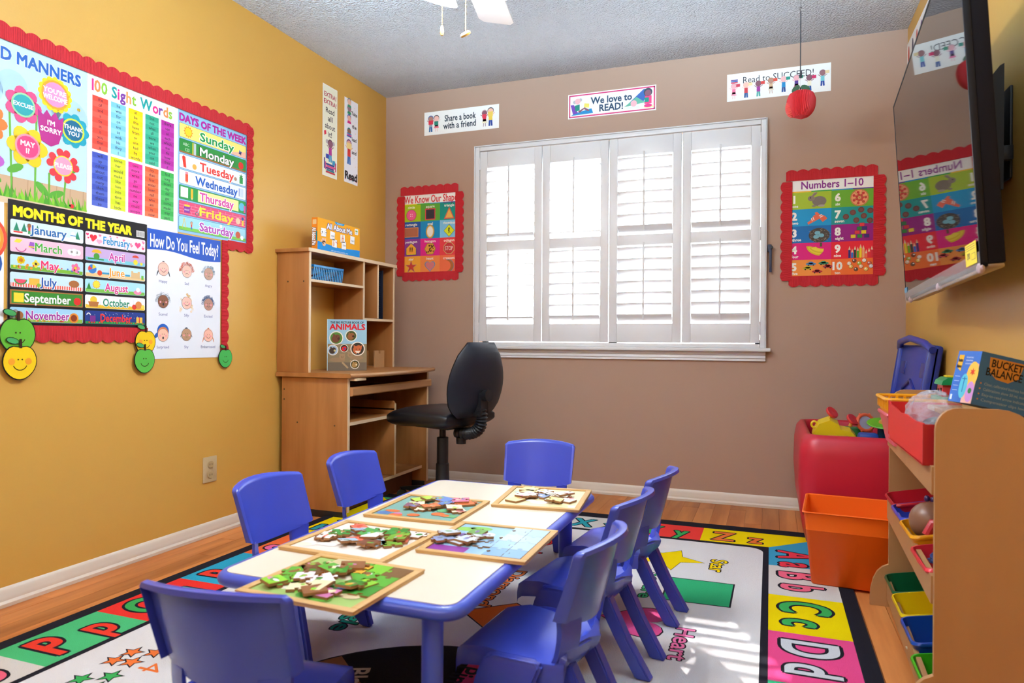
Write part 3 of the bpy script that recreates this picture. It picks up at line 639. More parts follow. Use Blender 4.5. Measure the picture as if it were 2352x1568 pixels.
def d_extra(p, w, h):
    p.rect(.004, .004, w-.004, h-.004, '#eef0dc', 1)
    p.text('EXTRA!', w/2, h-.052, .036, '#b8284a', bold=.02, fit=w*.82, h=2); p.text('EXTRA!', w/2, h-.092, .036, '#b8284a', bold=.02, fit=w*.86, h=2)
    for i, t in enumerate(['Read', 'all', 'about', 'it!']): p.text(t, w*.5, h-.138-i*.044, .043, '#2a2a30', bold=.01, h=2, fit=[.08, .045, .095, .034][i])
    p.poly([(.012, h-.262), (.03, h-.255), (.034, h-.275), (.016, h-.285)], '#d8304a', 3)
    p.kid(w*.52, .085, .13, '#8a5a70', '#b83a9a', '#4aa0d0', hair='#6a4a5a', h=3)
    p.circ(w*.3, .195, .012, '#b8b0b8', h=3); p.circ(w*.74, .195, .012, '#b8b0b8', h=3); p.rect(w*.22, .1, w*.42, .125, '#3a4ab0', 5); p.rect(w*.66, .075, w*.86, .1, '#3a9ac8', 5)
    for i, c in enumerate(['#c83a4a', '#2a8a9a', '#5a3a90', '#e04a8a', '#2a4a90']): p.rect(.03+(i % 2)*.006, .02+i*.011, w-.02-(i % 3)*.006, .03+i*.011, c, 5)
    p.rect(.012, .04, .022, .1, '#5a3a90', 5); p.rect(.024, .035, .032, .08, '#c8408a', 5); p.rect(w-.02, .04, w-.01, .09, '#c83a7a', 5)
def d_take(p, w, h):
    p.rect(.003, .003, w-.003, h-.003, '#eceef6', 1)
    for i in range(9): p.circ(w*(.72+.1*(i % 2)), h*.12+i*h*.1, .003, '#f0c890', h=2, n=6)
    for t, y in (('Take', .85), ('the', .695), ('lead', .54), ('and', .385)): p.text(t, w*.72, h*y, .03, '#2a2a34', bold=.03, h=3, fit=w*.44 if t == 'Take' else w*.34)
    x = w*.34
    p.kid(x, .11, .15, '#e8b0a0', '#d83a3a', '#2a6ab8', hair='#7a4a90', h=3); p.rect(x-.026, .2, x+.026, .235, '#f0d890', 6)
    for i, (y, sk, hc) in enumerate(((.30, '#9a6a5a', '#3a8a90'), (.38, '#f0b8a8', '#2a5ab0'), (.435, '#9a7a8a', '#3a3a48'), (.475, '#e8c0b0', '#8a8a8a'))):
        p.circ(x, y+.006, .02, hc, h=4); p.circ(x, y, .018, sk, h=5)
        p.poly([(x-.02, y-.03), (x+.02, y-.03), (x+.016, y-.015), (x-.016, y-.015)], ['#5a3a90', '#e02a8a', '#2a9a6a', '#3a9a7a'][i], 6)
    for i, c in enumerate(['#2a6ab8', '#d8308a', '#3a8ac8']): p.rect(x-.024, .27+i*.008, x+.024, .277+i*.008, c, 7)
    p.text('Read', w/2, .045, .062, '#1c1c22', bold=.05, fit=w*.92, h=8)
    for i in range(7): p.circ(.012+i*w/7.5, .018+(i % 2)*.008, .004, ['#d8304a', '#3a9ac8', '#6a3a90'][i % 3], h=9, n=8)
poster('reading_banner', 'tall EXTRA EXTRA Read all about it strip high on the yellow wall', 'poster', .138, .51, d_extra, onleft(-.678, 1.792), R90)
poster('reading_banner', 'tall Take the lead and Read strip nearest the room corner', 'poster', .14, .495, d_take, onleft(-.468, 1.8), R90)
def d_share(p, w, h):
    p.text('Share a book', w*.49, h*.66, .05, '#20384a', bold=.02, fit=w*.42, h=2, upf=1.1); p.text('with a friend', w*.48, h*.34, .05, '#20384a', bold=.02, fit=w*.44, h=2, upf=1.1)
    p.kid(.045, .02, .105, '#b8887a', '#9aa0a8', '#2a6aa8', '#2a6ab0', h=2); p.kid(.085, .02, .105, '#f0c0b8', '#e05a7a', '#f07a90', '#2a3038', h=2, skirt=True); p.rect(.03, .066, .062, .092, '#d8304a', 5.5); p.rect(.07, .06, .098, .084, '#2a8a78', 5.5)
    p.kid(w-.095, .018, .105, '#8a5868', '#d8304a', '#f2e8c8', '#d8c0c0', h=2, skirt=True); p.kid(w-.055, .018, .115, '#f0c0a8', '#f0d050', '#2a4aa0', '#4a5060', h=2); p.rect(w-.11, .07, w-.082, .093, '#e03a50', 5.5); p.rect(w-.072, .075, w-.04, .105, '#f0d060', 5.5)
def d_love(p, w, h):
    for a in ((.006, .006, w-.006, .013), (.006, h-.013, w-.006, h-.006), (.006, .006, .013, h-.006), (w-.013, .006, w-.006, h-.006)): p.rect(*a, '#d8387a', 2)
    p.text('We love to', w*.5, h*.66, .055, '#2a4a6a', bold=.03, fit=w*.47, h=4); p.text('READ!', w*.5, h*.33, .055, '#2a4a6a', bold=.03, fit=w*.27, h=4)
    p.poly([(.016, .018), (.15, .022), (.14, .05), (.04, .03)], '#1f8ac8', 3); p.poly([(.015, .08), (.035, .08), (.06, .03), (.03, .024)], '#7a4ab8', 4); p.poly([(.04, .075), (.07, .08), (.07, .045), (.045, .04)], '#1a8a7a', 5); p.poly([(.06, .04), (.1, .06), (.13, .04), (.12, .035), (.095, .05), (.07, .03)], '#8a5a70', 6)
    p.circ(.058, .098, .017, '#f0b8c0', h=6); p.circ(.04, .095, .01, '#b8b8c0', h=5); p.circ(.074, .105, .01, '#b8b8c0', h=5); p.poly([(.095, .06), (.125, .055), (.127, .078), (.098, .083)], '#f0e06a', 6)
    X = w-.09; p.poly([(X-.08, .04), (X+.02, .055), (X+.05, .125), (X+.02, .125)], '#3a6ab8', 3); p.poly([(X-.09, .035), (X+.03, .05), (X-.02, .085)], '#6ab8a0', 4); p.circ(X-.035, .05, .018, '#f2b8c4', h=6); p.poly([(X-.08, .022), (X, .022), (X-.01, .035), (X-.04, .03), (X-.07, .035)], '#e8ecf0', 6)
    p.circ(X+.045, .105, .024, '#3a4a58', h=5); p.circ(X+.045, .1, .018, '#8a5a70', h=6); p.poly([(X+.025, .04), (X+.065, .04), (X+.065, .085), (X+.028, .085)], '#f04a8a', 6); p.rect(X+.025, .05, X+.05, .075, '#1a9a8a', 7); p.circ(X+.045, .03, .022, '#e83a8a', h=5, ry=.01); p.circ(X+.05, .024, .03, '#f0e0b0', h=4, ry=.008)
def d_succ(p, w, h):
    p.text('Read to SUCCEED!', w*.5, h*.74, .05, '#3a3a44', fit=w*.68, h=2, upf=1.0)
    sp = [('#f0b0b8', '#f07aa0', '#f0a0b8', True), ('#f0c0b0', '#d8404a', '#2a5a9a', False), ('#8a5a68', '#a83a9a', '#5ab0a8', False), ('#b88a78', '#d8b890', '#e8d8c0', True), ('#f0b8b8', '#1f8ac8', '#2a4a90', False), ('#f0b0b8', '#5a3a90', '#f07aa8', True), ('#8a5a68', '#f0e8d0', '#2a5aa0', False), ('#9a6a70', '#7ac8d0', '#2a4aa0', False)]
    bk = ['#d8405a', '#f0d8a0', '#d8403a', '#e0503a', '#2a9a8a', '#3a9a7a', '#d8306a', '#e8d0a0']
    for i, (sk, t, b_, sk2) in enumerate(sp):
        x = .035+i*.0625; y = .012+(.018 if i > 6 else .008 if i in (3, 4, 5) else 0); p.kid(x, y, .085, sk, t, b_, ['#d8a0a8', '#f0c0b0', '#8a5a68', '#b07a5a', '#f0b8b8', '#c8a0a8', '#8a5a68', '#8a5a68'][i], h=3, skirt=sk2)
        p.rect(x+.012, y+.062, x+.032, y+.078, bk[i], 7)
    for i, c in enumerate(['#d8405a', '#3a6ab8', '#5a3a90']): p.rect(.02, .095+i*.007, .055, .101+i*.007, c, 8)
poster('reading_banner', 'white Share a book with a friend banner near the corner', 'poster', .507, .146, d_share, onback(.279, 2.167))
poster('reading_banner', 'pink-bordered We love to READ banner above the window', 'poster', .51, .142, d_love, onback(1.221, 2.172))
poster('reading_banner', 'white Read to SUCCEED banner behind the hanging apple', 'poster', .512, .146, d_succ, onback(2.111, 2.173))
def d_side(p, w, h):
    for i in range(5): p.circ(.04+i*.1, h*.6, .02, ['#c84a3a', '#3a3a5a', '#c84a3a', '#7a4a90', '#3a8ac8'][i], h=2, ry=.045)
    p.text('Books are fun', w*.55, h*.3, .05, '#2a3a4a', fit=w*.6, h=3)
poster('reading_banner', 'white banner edge on the right wall, half hidden by the television', 'poster', .51, .17, d_side, (W-.0015, -.0005, 2.19), -R90)
# shapes and numbers posters
def d_shapes(p, w, h):
    tp = .062; p.text('We Know Our Shapes', w*.53, h-tp/2-.002, .052, '#d8303a', bold=.02, fit=w*1.06, h=2, upf=1.25)
    cols = ['#a8c81c', '#5aa838', '#0a9488', '#2458a8', '#0a8cc8', '#7cc0e8', '#8a3a98', '#e0208a', '#e8404a', '#f0a838', '#ee8a48', '#ee7048']
    nm = ['circle', 'square', 'triangle', 'rectangle', 'oval', 'rhombus', 'pentagon', 'hexagon', 'octagon', 'star', 'heart', 'crescent']
    cw = [.118, .136, .108]; xs = [0, .118, .254, w]; rh = (h-tp)/4
    for i, c in enumerate(['#f0d030', '#3aa848', '#0a8cc8', '#5a3a98']): p.rect(w*i/4, h-tp-.004, w*(i+1)/4, h-tp+.001, c, 3)
    for k in range(12):
        c, r = k % 3, k//3; xa, xb = xs[c], xs[c+1]; y1 = h-tp-.003-r*rh; y0 = y1-rh; p.rect(xa, y0, xb, y1, cols[k], 2)
        x = [.052, .186, .318][c]; y = y0+rh*.39; R = .036
        p.text(nm[k], x, y1-.017, .023, '#f4f0e4', bold=.02, h=3)
        if k == 0: p.circ(x, y, R, '#b8306a', h=3); p.circ(x, y, R*.92, '#f0609a', h=4); [p.circ(x+a*.006, y+b_*.006, .003, '#ffffff', h=5, n=8) for a in (-1, 1) for b_ in (-1, 1)]
        elif k == 1: p.rect(x-R, y-R, x+R, y+R, '#d8404a', 3); p.rect(x-R*.82, y-R*.82, x+R*.82, y+R*.82, '#33303a', 4)
        elif k == 2: p.poly([(x-R, y-R), (x+R, y-R), (x, y+R*1.1)], '#d8504a', 3); p.poly([(x-R*.75, y-R*.82), (x+R*.75, y-R*.82), (x, y+R*.75)], '#e8b050', 4)
        elif k == 3: p.rect(x-R*1.4, y-R*.85, x+R*1.4, y+R*.85, '#e8a05a', 3); p.rect(x-R*1.3, y-R*.75, x+R*1.3, y+R*.75, '#b0684a', 4)
        elif k == 4: p.circ(x, y, R*.85, '#b88a3a', ry=R*1.2, h=3); p.circ(x, y, R*.72, '#e0b860', ry=R*1.05, h=4); p.circ(x, y, R*.58, '#f0ece4', ry=R*.9, h=5)
        elif k == 5: p.poly([(x-R*1.05, y), (x, y-R*1.1), (x+R*1.05, y), (x, y+R*1.1)], '#2a2a28', 3); p.poly([(x-R*.98, y), (x, y-R*1.02), (x+R*.98, y), (x, y+R*1.02)], '#d8e01c', 4); p.circ(x, y+.014, .005, '#222222', h=5, n=8); p.line(x, y+.012, x-.002, y-.004, .008, '#222222', 5); p.line(x, y, x-.007, y-.017, .003, '#222222', 5); p.line(x, y, x+.008, y-.016, .003, '#222222', 5)
        elif k == 6: P = [(x-R, y-R*.95), (x+R, y-R*.95), (x+R, y+R*.25), (x, y+R*1.15), (x-R, y+R*.25)]; p.poly(P, '#3a4a2a', 3); p.poly([(x+(u-x)*.93, y+(v-y)*.93) for u, v in P], '#f0e050', 4); p.poly([(x+(u-x)*.86, y+(v-y)*.86) for u, v in P], '#f2a63a', 5); [(p.circ(x+a, y+.012, .0035, '#222222', h=6, n=8), p.line(x+a, y+.01, x+a, y-.004, .007, '#222222', 6), p.line(x+a-.002, y-.003, x+a-.004, y-.016, .0025, '#222222', 6), p.line(x+a+.002, y-.003, x+a+.004, y-.016, .0025, '#222222', 6)) for a in (-.007, .007)]
        elif k == 7:
            P = circ(x, y, R*1.12, n=6); p.poly(P, '#8a9a20', 3); p.poly([(x+(u-x)*.9, y+(v-y)*.9) for u, v in P], '#e0a040', 4)
            random.seed(2); [p.circ(x+random.uniform(-.024, .024), y+random.uniform(-.022, .022), .0042, '#4a2a18', h=5, n=6) for _ in range(26)]
        elif k == 8: P = circ(x, y, R*1.1, n=8, a0=PI/8, a1=2*PI+PI/8); p.poly(P, '#c8c878', 3); p.poly([(x+(u-x)*.92, y+(v-y)*.92) for u, v in P], '#c8303a', 4); p.text('STOP', x, y, .03, '#f4f0e8', fit=.054, upf=1.2, h=5)
        elif k == 9: p.poly(starp(x, y, R*1.2, k=.36), '#2a8aa8', 3); p.poly(starp(x, y, R*1.08, k=.36), '#d04038', 4)
        elif k == 10: p.poly(heartp(x, y+.003, R*1.05), '#2a90c0', 3); p.poly(heartp(x, y+.003, R*.92), '#d87a80', 4)
        else: P = circ(x-.005, y, R*1.05, n=12, a0=-PI*.62, a1=PI*.62)+circ(x-.022, y, R*.95, n=12, a0=-PI*.42, a1=PI*.42)[::-1]; p.poly(P, '#b06a38', 4); p.poly([(x+(u-x)*1.07, y+(v-y)*1.07) for u, v in P], '#2a90b8', 3)
def d_numbers(p, w, h):
    tp = .062; p.text('Numbers 1–10', w*.5, h-tp/2, .05, '#8a2a90', bold=.02, fit=w*.75, h=2, upf=1.1)
    for i, c in enumerate(['#f0c030', '#3aa848', '#0a8cc8', '#5a3a98']): p.rect(w*i/4, h-tp-.006, w*(i+1)/4, h-tp, c, 3)
    L = ['#a8c428', '#0a98d0', '#0a6cb4', '#e0087a', '#ee9038']; Rr = ['#6cb028', '#0a9494', '#960a80', '#e81c30', '#f07028']
    nw = ['one', 'two', 'three', 'four', 'five', 'six', 'seven', 'eight', 'nine', 'ten']; rh = (h-tp-.006)/5; mx = w*.495
    random.seed(9)
    for k in range(10):
        r = k % 5; xa = 0 if k < 5 else mx; xb = mx if k < 5 else w; y1 = h-tp-.006-r*rh; y0 = y1-rh; p.rect(xa, y0, xb, y1, (L if k < 5 else Rr)[r], 2)
        tx = xa+(.016 if k < 5 else .03); p.text(str(k+1), tx, y0+rh*.6, .055, '#f6f4ec', bold=.05, h=4); p.text(nw[k], xa+(.02 if k < 5 else .03)+(.008 if k in (6, 7, 2) else 0), y0+rh*.2, .02, '#f6f4ec', bold=.03, h=4)
        cx, cy_ = (xa+.128 if k < 5 else xa+.13), y0+rh*.5
        if k == 0:
            p.circ(cx+.008, cy_-.006, .034, '#7d7268', ry=.026, h=3); p.circ(cx-.03, cy_+.01, .017, '#8a7e72', ry=.014, h=4); p.poly(rot2(circ(cx-.014, cy_+.03, .016, .005, 10), cx-.014, cy_+.03, .7), '#8a7a6e', 5); p.poly(rot2(circ(cx-.02, cy_+.03, .016, .004, 10), cx-.02, cy_+.03, 1.0), '#a0948a', 4)
            p.circ(cx-.034, cy_+.013, .003, '#2a2a2a', h=5, n=8); p.circ(cx+.018, cy_-.03, .016, '#a89c90', ry=.006, h=5); p.circ(cx-.018, cy_-.03, .01, '#8a7e72', ry=.005, h=5)
        elif k == 1:
            for a, x, y in ((.5, cx-.022, cy_-.012), (2.1, cx+.015, cy_+.004)): P = [(x-.032, y-.012), (x+.03, y-.012), (x+.03, y+.016), (x+.012, y+.016), (x-.012, y+.002), (x-.03, y)]; p.poly(rot2(P, x, y, a if a < 1 else -.9), '#e86a4a', 4 if a < 1 else 6); [p.poly(rot2([(x-.008+q, y-.006), (x-.004+q, y-.006), (x-.001+q, y+.01), (x-.005+q, y+.01)], x, y, a if a < 1 else -.9), '#f0ece4', 5 if a < 1 else 7) for q in (0, .009)]
        elif k == 2:
            p.circ(cx+.008, cy_-.006, .05, '#4a4038', ry=.038, h=3)
            for i in range(60): a = random.uniform(0, 6.28); q = random.uniform(.6, 1.05); x, y = cx+.008+.05*q*math.cos(a), cy_-.006+.037*q*math.sin(a); x = min(x, mx-.008); p.line(x, y, min(mx-.002, x+random.uniform(-.012, .012)), max(y0, min(y1, y+random.uniform(-.008, .008))), .0016, random.choice(['#8a7a68', '#2e2620', '#a89880']), 4)
            for x, y in ((cx+.0, cy_+.006), (cx-.006, cy_-.014), (cx+.018, cy_-.008)): p.circ(x, y, .014, '#7ab8c8', ry=.01, h=5)
        elif k == 3:
            for i in range(4): P = circ(cx+.022, cy_+.03, .075-i*.006, .055-i*.007, 10, PI*1.02+i*.12, PI*1.45+i*.09)+circ(cx+.026, cy_+.03, .06-i*.008, .04-i*.007, 10, PI*1.02+i*.12, PI*1.45+i*.09)[::-1]; p.poly(P, ['#d8b818', '#e8cc30', '#d8b820', '#ecd23a'][i], 3+i)
            p.rect(cx+.012, cy_+.022, cx+.022, cy_+.042, '#4a4a20', 8)
        elif k == 4:
            for x, y, c in ((-.03, .022, '#4a88c8'), (.03, .024, '#3a9a70'), (-.045, 0, '#c8b828'), (.05, .006, '#c8384a'), (.0, -.018, '#b82838')):
                p.circ(cx+x, cy_+y, .025, c, ry=.007, h=4); p.circ(cx+x, cy_+y+.005, .012, c, ry=.007, h=4); p.circ(cx+x-.012, cy_+y-.006, .004, '#222222', h=5, n=8); p.circ(cx+x+.012, cy_+y-.006, .004, '#222222', h=5, n=8)
        elif k == 5:
            p.circ(cx, cy_, .043, '#c87a4a', h=3); p.circ(cx, cy_, .038, '#e8a070', h=4); [p.circ(cx+.028*math.cos(a*.9)*(.5+.5*(a % 2)), cy_+.028*math.sin(a*.9)*(.5+.5*(a % 2)), .007, '#c83a38', h=5, n=10) for a in range(14)]; [p.line(cx-.04*math.cos(a), cy_-.04*math.sin(a), cx+.04*math.cos(a), cy_+.04*math.sin(a), .0015, '#8a8a3a', 6) for a in (.2, 1.2, 2.2)]
        elif k == 6:
            for x, y in ((-.062, -.006), (-.03, .014), (.008, .026), (.02, -.006), (-.014, -.026), (.05, .02), (.048, -.03)): x = min(x, w-cx-.014); p.circ(cx+x, cy_+y, .0145, '#6a3a34', h=4); p.circ(cx+x, cy_+y, .009, '#7a4640', h=5, n=10)
        elif k == 7:
            for x, y, c in ((0, .03, '#e0303a'), (-.012, .011, '#2a7a3a'), (.012, .011, '#3a2a78'), (-.022, -.008, '#d8303a'), (.008, -.008, '#e8cc20'), (-.04, -.028, '#e8c830'), (-.01, -.028, '#2a8a38'), (.022, -.028, '#3a2a78')): p.rect(cx+x-.0, cy_+y-.001, cx+x+.024, cy_+y+.018, '#5a1a50', 3); p.rect(cx+x+.001, cy_+y, cx+x+.023, cy_+y+.017, c, 4)
        elif k == 8:
            for i, (c, hh) in enumerate((('#2a2a78', .05), ('#2a7ad8', .036), ('#1a4a3a', .05), ('#5ab82a', .044), ('#f0d820', .058), ('#f0a878', .052), ('#f0704a', .03), ('#e0303a', .038), ('#d8283a', .048))):
                x = cx-.05+i*.0128; p.rect(x, y0+.002, x+.0105, y0+hh-.006, c, 4); p.poly([(x, y0+hh-.006), (x+.0105, y0+hh-.006), (x+.0053, y0+hh+.014)], '#e8c8a0', 4)
        else:
            for i in range(10): x, y = cx-.045+(i % 5)*.023+(i//5)*.008, cy_+.018-(i//5)*.03+(i % 2)*.014; p.circ(x, y, .0105, '#7a4a28', h=3); p.circ(x-.001, y+.001, .0092, ['#e8d8c8', '#7a3a28', '#a8b838', '#f0e8e0', '#c85a4a', '#f0c050', '#6a4a38', '#e8c8a8', '#f0d070', '#d8d8e0'][i], h=4); p.circ(x-.003, y+.003, .0035, '#f8f4f0', h=5, n=8)
poster('poster', 'We Know Our Shapes poster with twelve coloured squares, near the desk', 'poster', .366, .50, d_shapes, onback(.138, 1.302, .001))
poster('poster', 'Numbers 1-10 poster with ten coloured squares, right of the window', 'poster', .39, .508, d_numbers, onback(2.436, 1.218, .001))
def frame4(nm, x0, x1, z0, z1, wd):
    ov = wd*.75; BB = lambda x, z, d: (x, -d, z)
    strip(f'red scalloped strip above the {nm} poster', x1-x0+.04, wd, BB(x0-.025, z1-.006, .0035), (0, 0, 0), M['red_border'])
    strip(f'red scalloped strip below the {nm} poster', x1-x0+.03, wd, BB(x1+.02, z0+.005, .0035), (0, PI, 0), M['red_border'])
    strip(f'red scalloped strip on the left side of the {nm} poster', z1-z0+.01, wd, BB(x0+.006, z0-.02, .005), (0, -R90, 0), M['red_border'])
    strip(f'red scalloped strip on the right side of the {nm} poster', z1-z0+.0, wd, BB(x1-.004, z1-.003, .005), (0, R90, 0), M['red_border'])
frame4('shapes', .138, .504, 1.302, 1.802, .058)
frame4('numbers', 2.436, 2.826, 1.218, 1.726, .058)
# ------------------------------------------------------------------ rug
RX0, RX1, RY1, RY0 = .29, 2.618, -.492, -3.72
def d_rug(p, w, h):
    X = lambda x: x-RX0
    Y = lambda y: y-RY0
    def R_(x0, y0, x1, y1, c, h=1): p.rect(X(x0), Y(y0), X(x1), Y(y1), c, h)
    def PL(P, c, h): p.poly([(X(u), Y(v)) for u, v in P], c, h)
    K = '#22212a'
    R_(RX0, RY0, RX1, RY1, K, 1)
    ix0, ix1, iy1, iy0 = .34, 2.570, -.575, -3.64
    cx0, cx1, cyt, cyb = .552, 2.338, -.79, -3.425     # outer edge of the inner line
    pal = {'A': ('#3f9fc6', '#ee3a4a'), 'B': ('#d8d2cc', '#f26a86'), 'C': ('#f5d800', '#3fae5a'), 'D': ('#f0508e', '#d5d8dc'), 'E': ('#33b37e', '#f5d800'), 'F': ('#f07a3a', '#f5d800'), 'G': ('#3f9fc6', '#ee3a4a'), 'H': ('#d8d2cc', '#3fae5a'), 'O': ('#d8d2cc', '#f26a86'), 'P': ('#4fc07c', '#f0402f'), 'Q': ('#f0362f', '#3fae5a'), 'R': ('#2fa6c8', '#f0402f'), 'S': ('#f2703a', '#f06a9a'), 'T': ('#f5d800', '#2fa0b0'), 'U': ('#4fc07c', '#f5d800'), 'V': ('#f06a9a', '#3fae5a'), 'W': ('#2fa6c8', '#f5d800'), 'X': ('#d8d2cc', '#2a9aa8'), 'Y': ('#f0403a', '#3fae5a'), 'Z': ('#f5d800', '#f2793a')}
    def letter(ch, x, y, rot, sz=.212):
        bg, fc = pal[ch]; ux, uy = math.cos(rot), math.sin(rot)
        p.text(ch, X(x-ux*.062), Y(y-uy*.062), sz, fc, bold=.028, rot=rot, out=K, ob=.02, h=3, sx=.72); q = (sz*.0)
        p.text(ch.lower(), X(x+ux*.072), Y(y+uy*.072), sz*.92, fc, bold=.028, rot=rot, out=K, ob=.02, h=3, sx=.72)
    # right side, reading away from the back wall
    ys = [-.80, -1.035, -1.368, -1.69, -2.02, -2.35, -2.68, -3.01, -3.42]
    for i, ch in enumerate('ABCDEFGH'):
        R_(cx1, ys[i+1], ix1, ys[i], pal[ch][0], 2)
        if i < 6: letter(ch, (cx1+ix1)/2+.0, (ys[i]+ys[i+1])/2 if i else -.935, -R90)
    PL([(cx1, cyt), (ix1, iy1), (ix1, ys[1]), (cx1, ys[1])], pal['A'][0], 2.3)
    xs = [cx0-.21, .755, 1.08, 1.405, 1.73, 2.055, 2.57]
    for i, ch in enumerate('UVWXYZ'):
        R_(xs[i], cyt, xs[i+1], iy1, pal[ch][0], 2.2)
        letter(ch, (xs[i]+xs[i+1])/2 if i < 5 else 2.21, (cyt+iy1)/2-.005, 0, .19)
    PL([(cx1, cyt), (ix1+.0, iy1), (ix1, cyt)], pal['A'][0], 2.6)
    yl = [-3.42, -2.97, -2.636, -2.316, -1.985, -1.66, -1.33, -.80]
    for i, ch in enumerate('NOPQRST'.replace('N', 'O')):
        R_(ix0, yl[i], cx0, yl[i+1], pal[ch][0], 2)
        letter(ch, (cx0+ix0)/2-.004, (yl[i]+yl[i+1])/2 if i < 6 else -1.16, R90)
    PL([(cx0, cyt), (ix0, iy1), (ix0, -1.0), (cx0, -1.0)], pal['T'][0], 2.6)
    # inner field with rounded frame line
    def rr(a, b, c, d, r, col, hh):
        P = []
        for cx, cy_, t in ((c-r, d-r, 0), (a+r, d-r, R90), (a+r, b+r, PI), (c-r, b+r, 1.5*PI)): P += circ(cx, cy_, r, n=6, a0=t, a1=t+R90)
        PL(P, col, hh)
    R_(cx0, cyb, cx1, cyt, K, 2.8); rr(cx0, cyb, cx1, cyt, .07, K, 3); rr(cx0+.022, cyb+.022, cx1-.022, cyt-.03, .06, '#e0dcdc', 4)
    def shape(P, col, g=.006):
        cx = sum(u for u, v in P)/len(P); cy_ = sum(v for u, v in P)/len(P); PL([(cx+(u-cx)*(1+g*9), cy_+(v-cy_)*(1+g*9)) for u, v in P], K, 5); PL(P, col, 6)
    def word(t, x, y, L, col, up=.07):
        p.text(t, X(x), Y(y), up/.72, col, bold=.015, fit=L, rot=-R90, out=K, ob=.035, h=6)
    shape([(1.843, -1.039), (1.93, -1.037), (1.998, -.978), (2.012, -1.06), (2.10, -1.109), (2.012, -1.135), (1.989, -1.24), (1.941, -1.15), (1.835, -1.19), (1.895, -1.11)], '#f5d400', .004)
    word('Star', 2.157, -1.125, .155, '#f5d400', .06)
    shape([(1.998, -1.325), (2.22, -1.322), (2.217, -1.546), (2.003, -1.552)], '#35b277'); word('Square', 1.945, -1.43, .27, '#3fb872', .045)
    H_ = []
    for i in range(28):
        t = 2*PI*i/28; a, b_ = 16*math.sin(t)**3/16, (13*math.cos(t)-5*math.cos(2*t)-2*math.cos(3*t)-math.cos(4*t))/16
        H_.append((1.955+b_*.115, -1.765-a*.115))
    shape(H_, '#ee5a9a'); word('Heart', 2.107, -1.885, .225, '#f078a8', .055)
    shape([(1.42, -1.89), (1.56, -1.77), (1.72, -1.89), (1.56, -2.01)], '#e8702c'); word('Diamond', 1.462, -1.645, .37, '#e8783c', .055)
    word('Triangle', 1.135, -1.985, .36, '#12806a', .062); shape([(1.0, -1.35), (1.22, -1.62), (.80, -1.62)], '#18907a')
    shape(circ(1.60, -1.12, .085, .11, 24), '#e83a3a'); word('Oval', 1.44, -1.13, .2, '#e83a3a', .06)
    # colour wheel
    C_ = (1.62, -2.62); cols = ['#c83a62', '#17151a', '#8a5a3a', '#f0a030', '#3fae5a', '#3a6ac8', '#7a4aa8', '#f5d800']
    PL(circ(*C_, .50, n=48), K, 5)
    for i, c in enumerate(cols):
        a0 = R90-.45+PI/4*i-.25; PL([C_]+circ(*C_, .493, n=8, a0=a0, a1=a0+PI/4), c, 6)
    p.text('Pink', X(1.60), Y(-2.305), .09, K, bold=.02, rot=-R90, h=7, sx=.9); p.text('Black', X(1.36), Y(-2.42), .085, '#b09a84', bold=.02, rot=-R90+.4, h=7, sx=.9)
    for x, y, c in ((.692, -2.49, '#f07a3a'), (.688, -2.545, '#f07a3a'), (.74, -2.535, '#f07a3a'), (.752, -2.47, '#f07a3a'), (.70, -2.65, '#3fae5a'), (.757, -2.612, '#3fae5a'), (.77, -2.67, '#3fae5a')):
        P = starp(x, y, .027, k=.45, a=.4); PL([(x+(u-x)*1.35, y+(v-y)*1.35) for u, v in P], K, 5); PL(P, c, 6)
    p.text('4', X(.82), Y(-2.54), .1, '#f07a3a', rot=-R90, h=6)
p = Print(); p.LS = .00012; d_rug(p, RX1-RX0, RY1-RY0)
p.col = lin('#22212a'); p.box((0, 0, 0), (RX1-RX0, .008, RY1-RY0))
o = p.build('alphabet_rug', M['rug'], sharp=None, loc=(RX0, RY0, .0085), label='large alphabet and shapes rug with a black edge on the oak floor', category='rug')
o.rotation_euler = (-R90, 0, 0)
RZ = .0095
# ------------------------------------------------------------------ activity table
TX0, TX1, TY0, TY1, TZ = 1.222, 1.810, -2.774, -1.680, .38
t = thing('activity_table', 'low rectangular table with cream top and blue rounded edge', 'table', ((TX0+TX1)/2, (TY0+TY1)/2, RZ))
def rrp(x0, y0, x1, y1, r, n=6):
    P = []
    for cx, cy_, a in ((x1-r, y1-r, 0), (x0+r, y1-r, R90), (x0+r, y0+r, PI), (x1-r, y0+r, 1.5*PI)): P += circ(cx, cy_, r, n=n, a0=a, a1=a+R90)
    return P
b = MB(); b.prism(rrp(TX0+.022, TY0+.022, TX1-.022, TY1-.022, .028), TZ-.02, TZ+.0012); b.build('tabletop', M['laminate'], parent=t, world=True)
b = MB(); n0 = None
prof = [(.022, .0), (.016, .0012), (.009, -.001), (.003, -.006), (0, -.013), (.002, -.020), (.009, -.026), (.022, -.026)]
rings = [[(x, y, TZ+dz) for x, y in rrp(TX0+i, TY0+i, TX1-i, TY1-i, max(.03, .055-i))] for i, dz in prof]
N = len(rings[0]); V = [q for r_ in rings for q in r_]; Fs = []
for i in range(len(rings)-1):
    for j in range(N): Fs.append((i*N+j, i*N+(j+1) % N, (i+1)*N+(j+1) % N, (i+1)*N+j))
for j in range(N): Fs.append(((len(rings)-1)*N+j, (len(rings)-1)*N+(j+1) % N, (j+1) % N, j))
b.add(V, Fs); b.build('edge_trim', M['tblue'], parent=t, world=True, sharp=50)
MB().prism(rrp(TX0+.024, TY0+.024, TX1-.024, TY1-.024, .028), TZ-.025, TZ-.021).build('underside_panel', M['tblue'], parent=t, world=True)
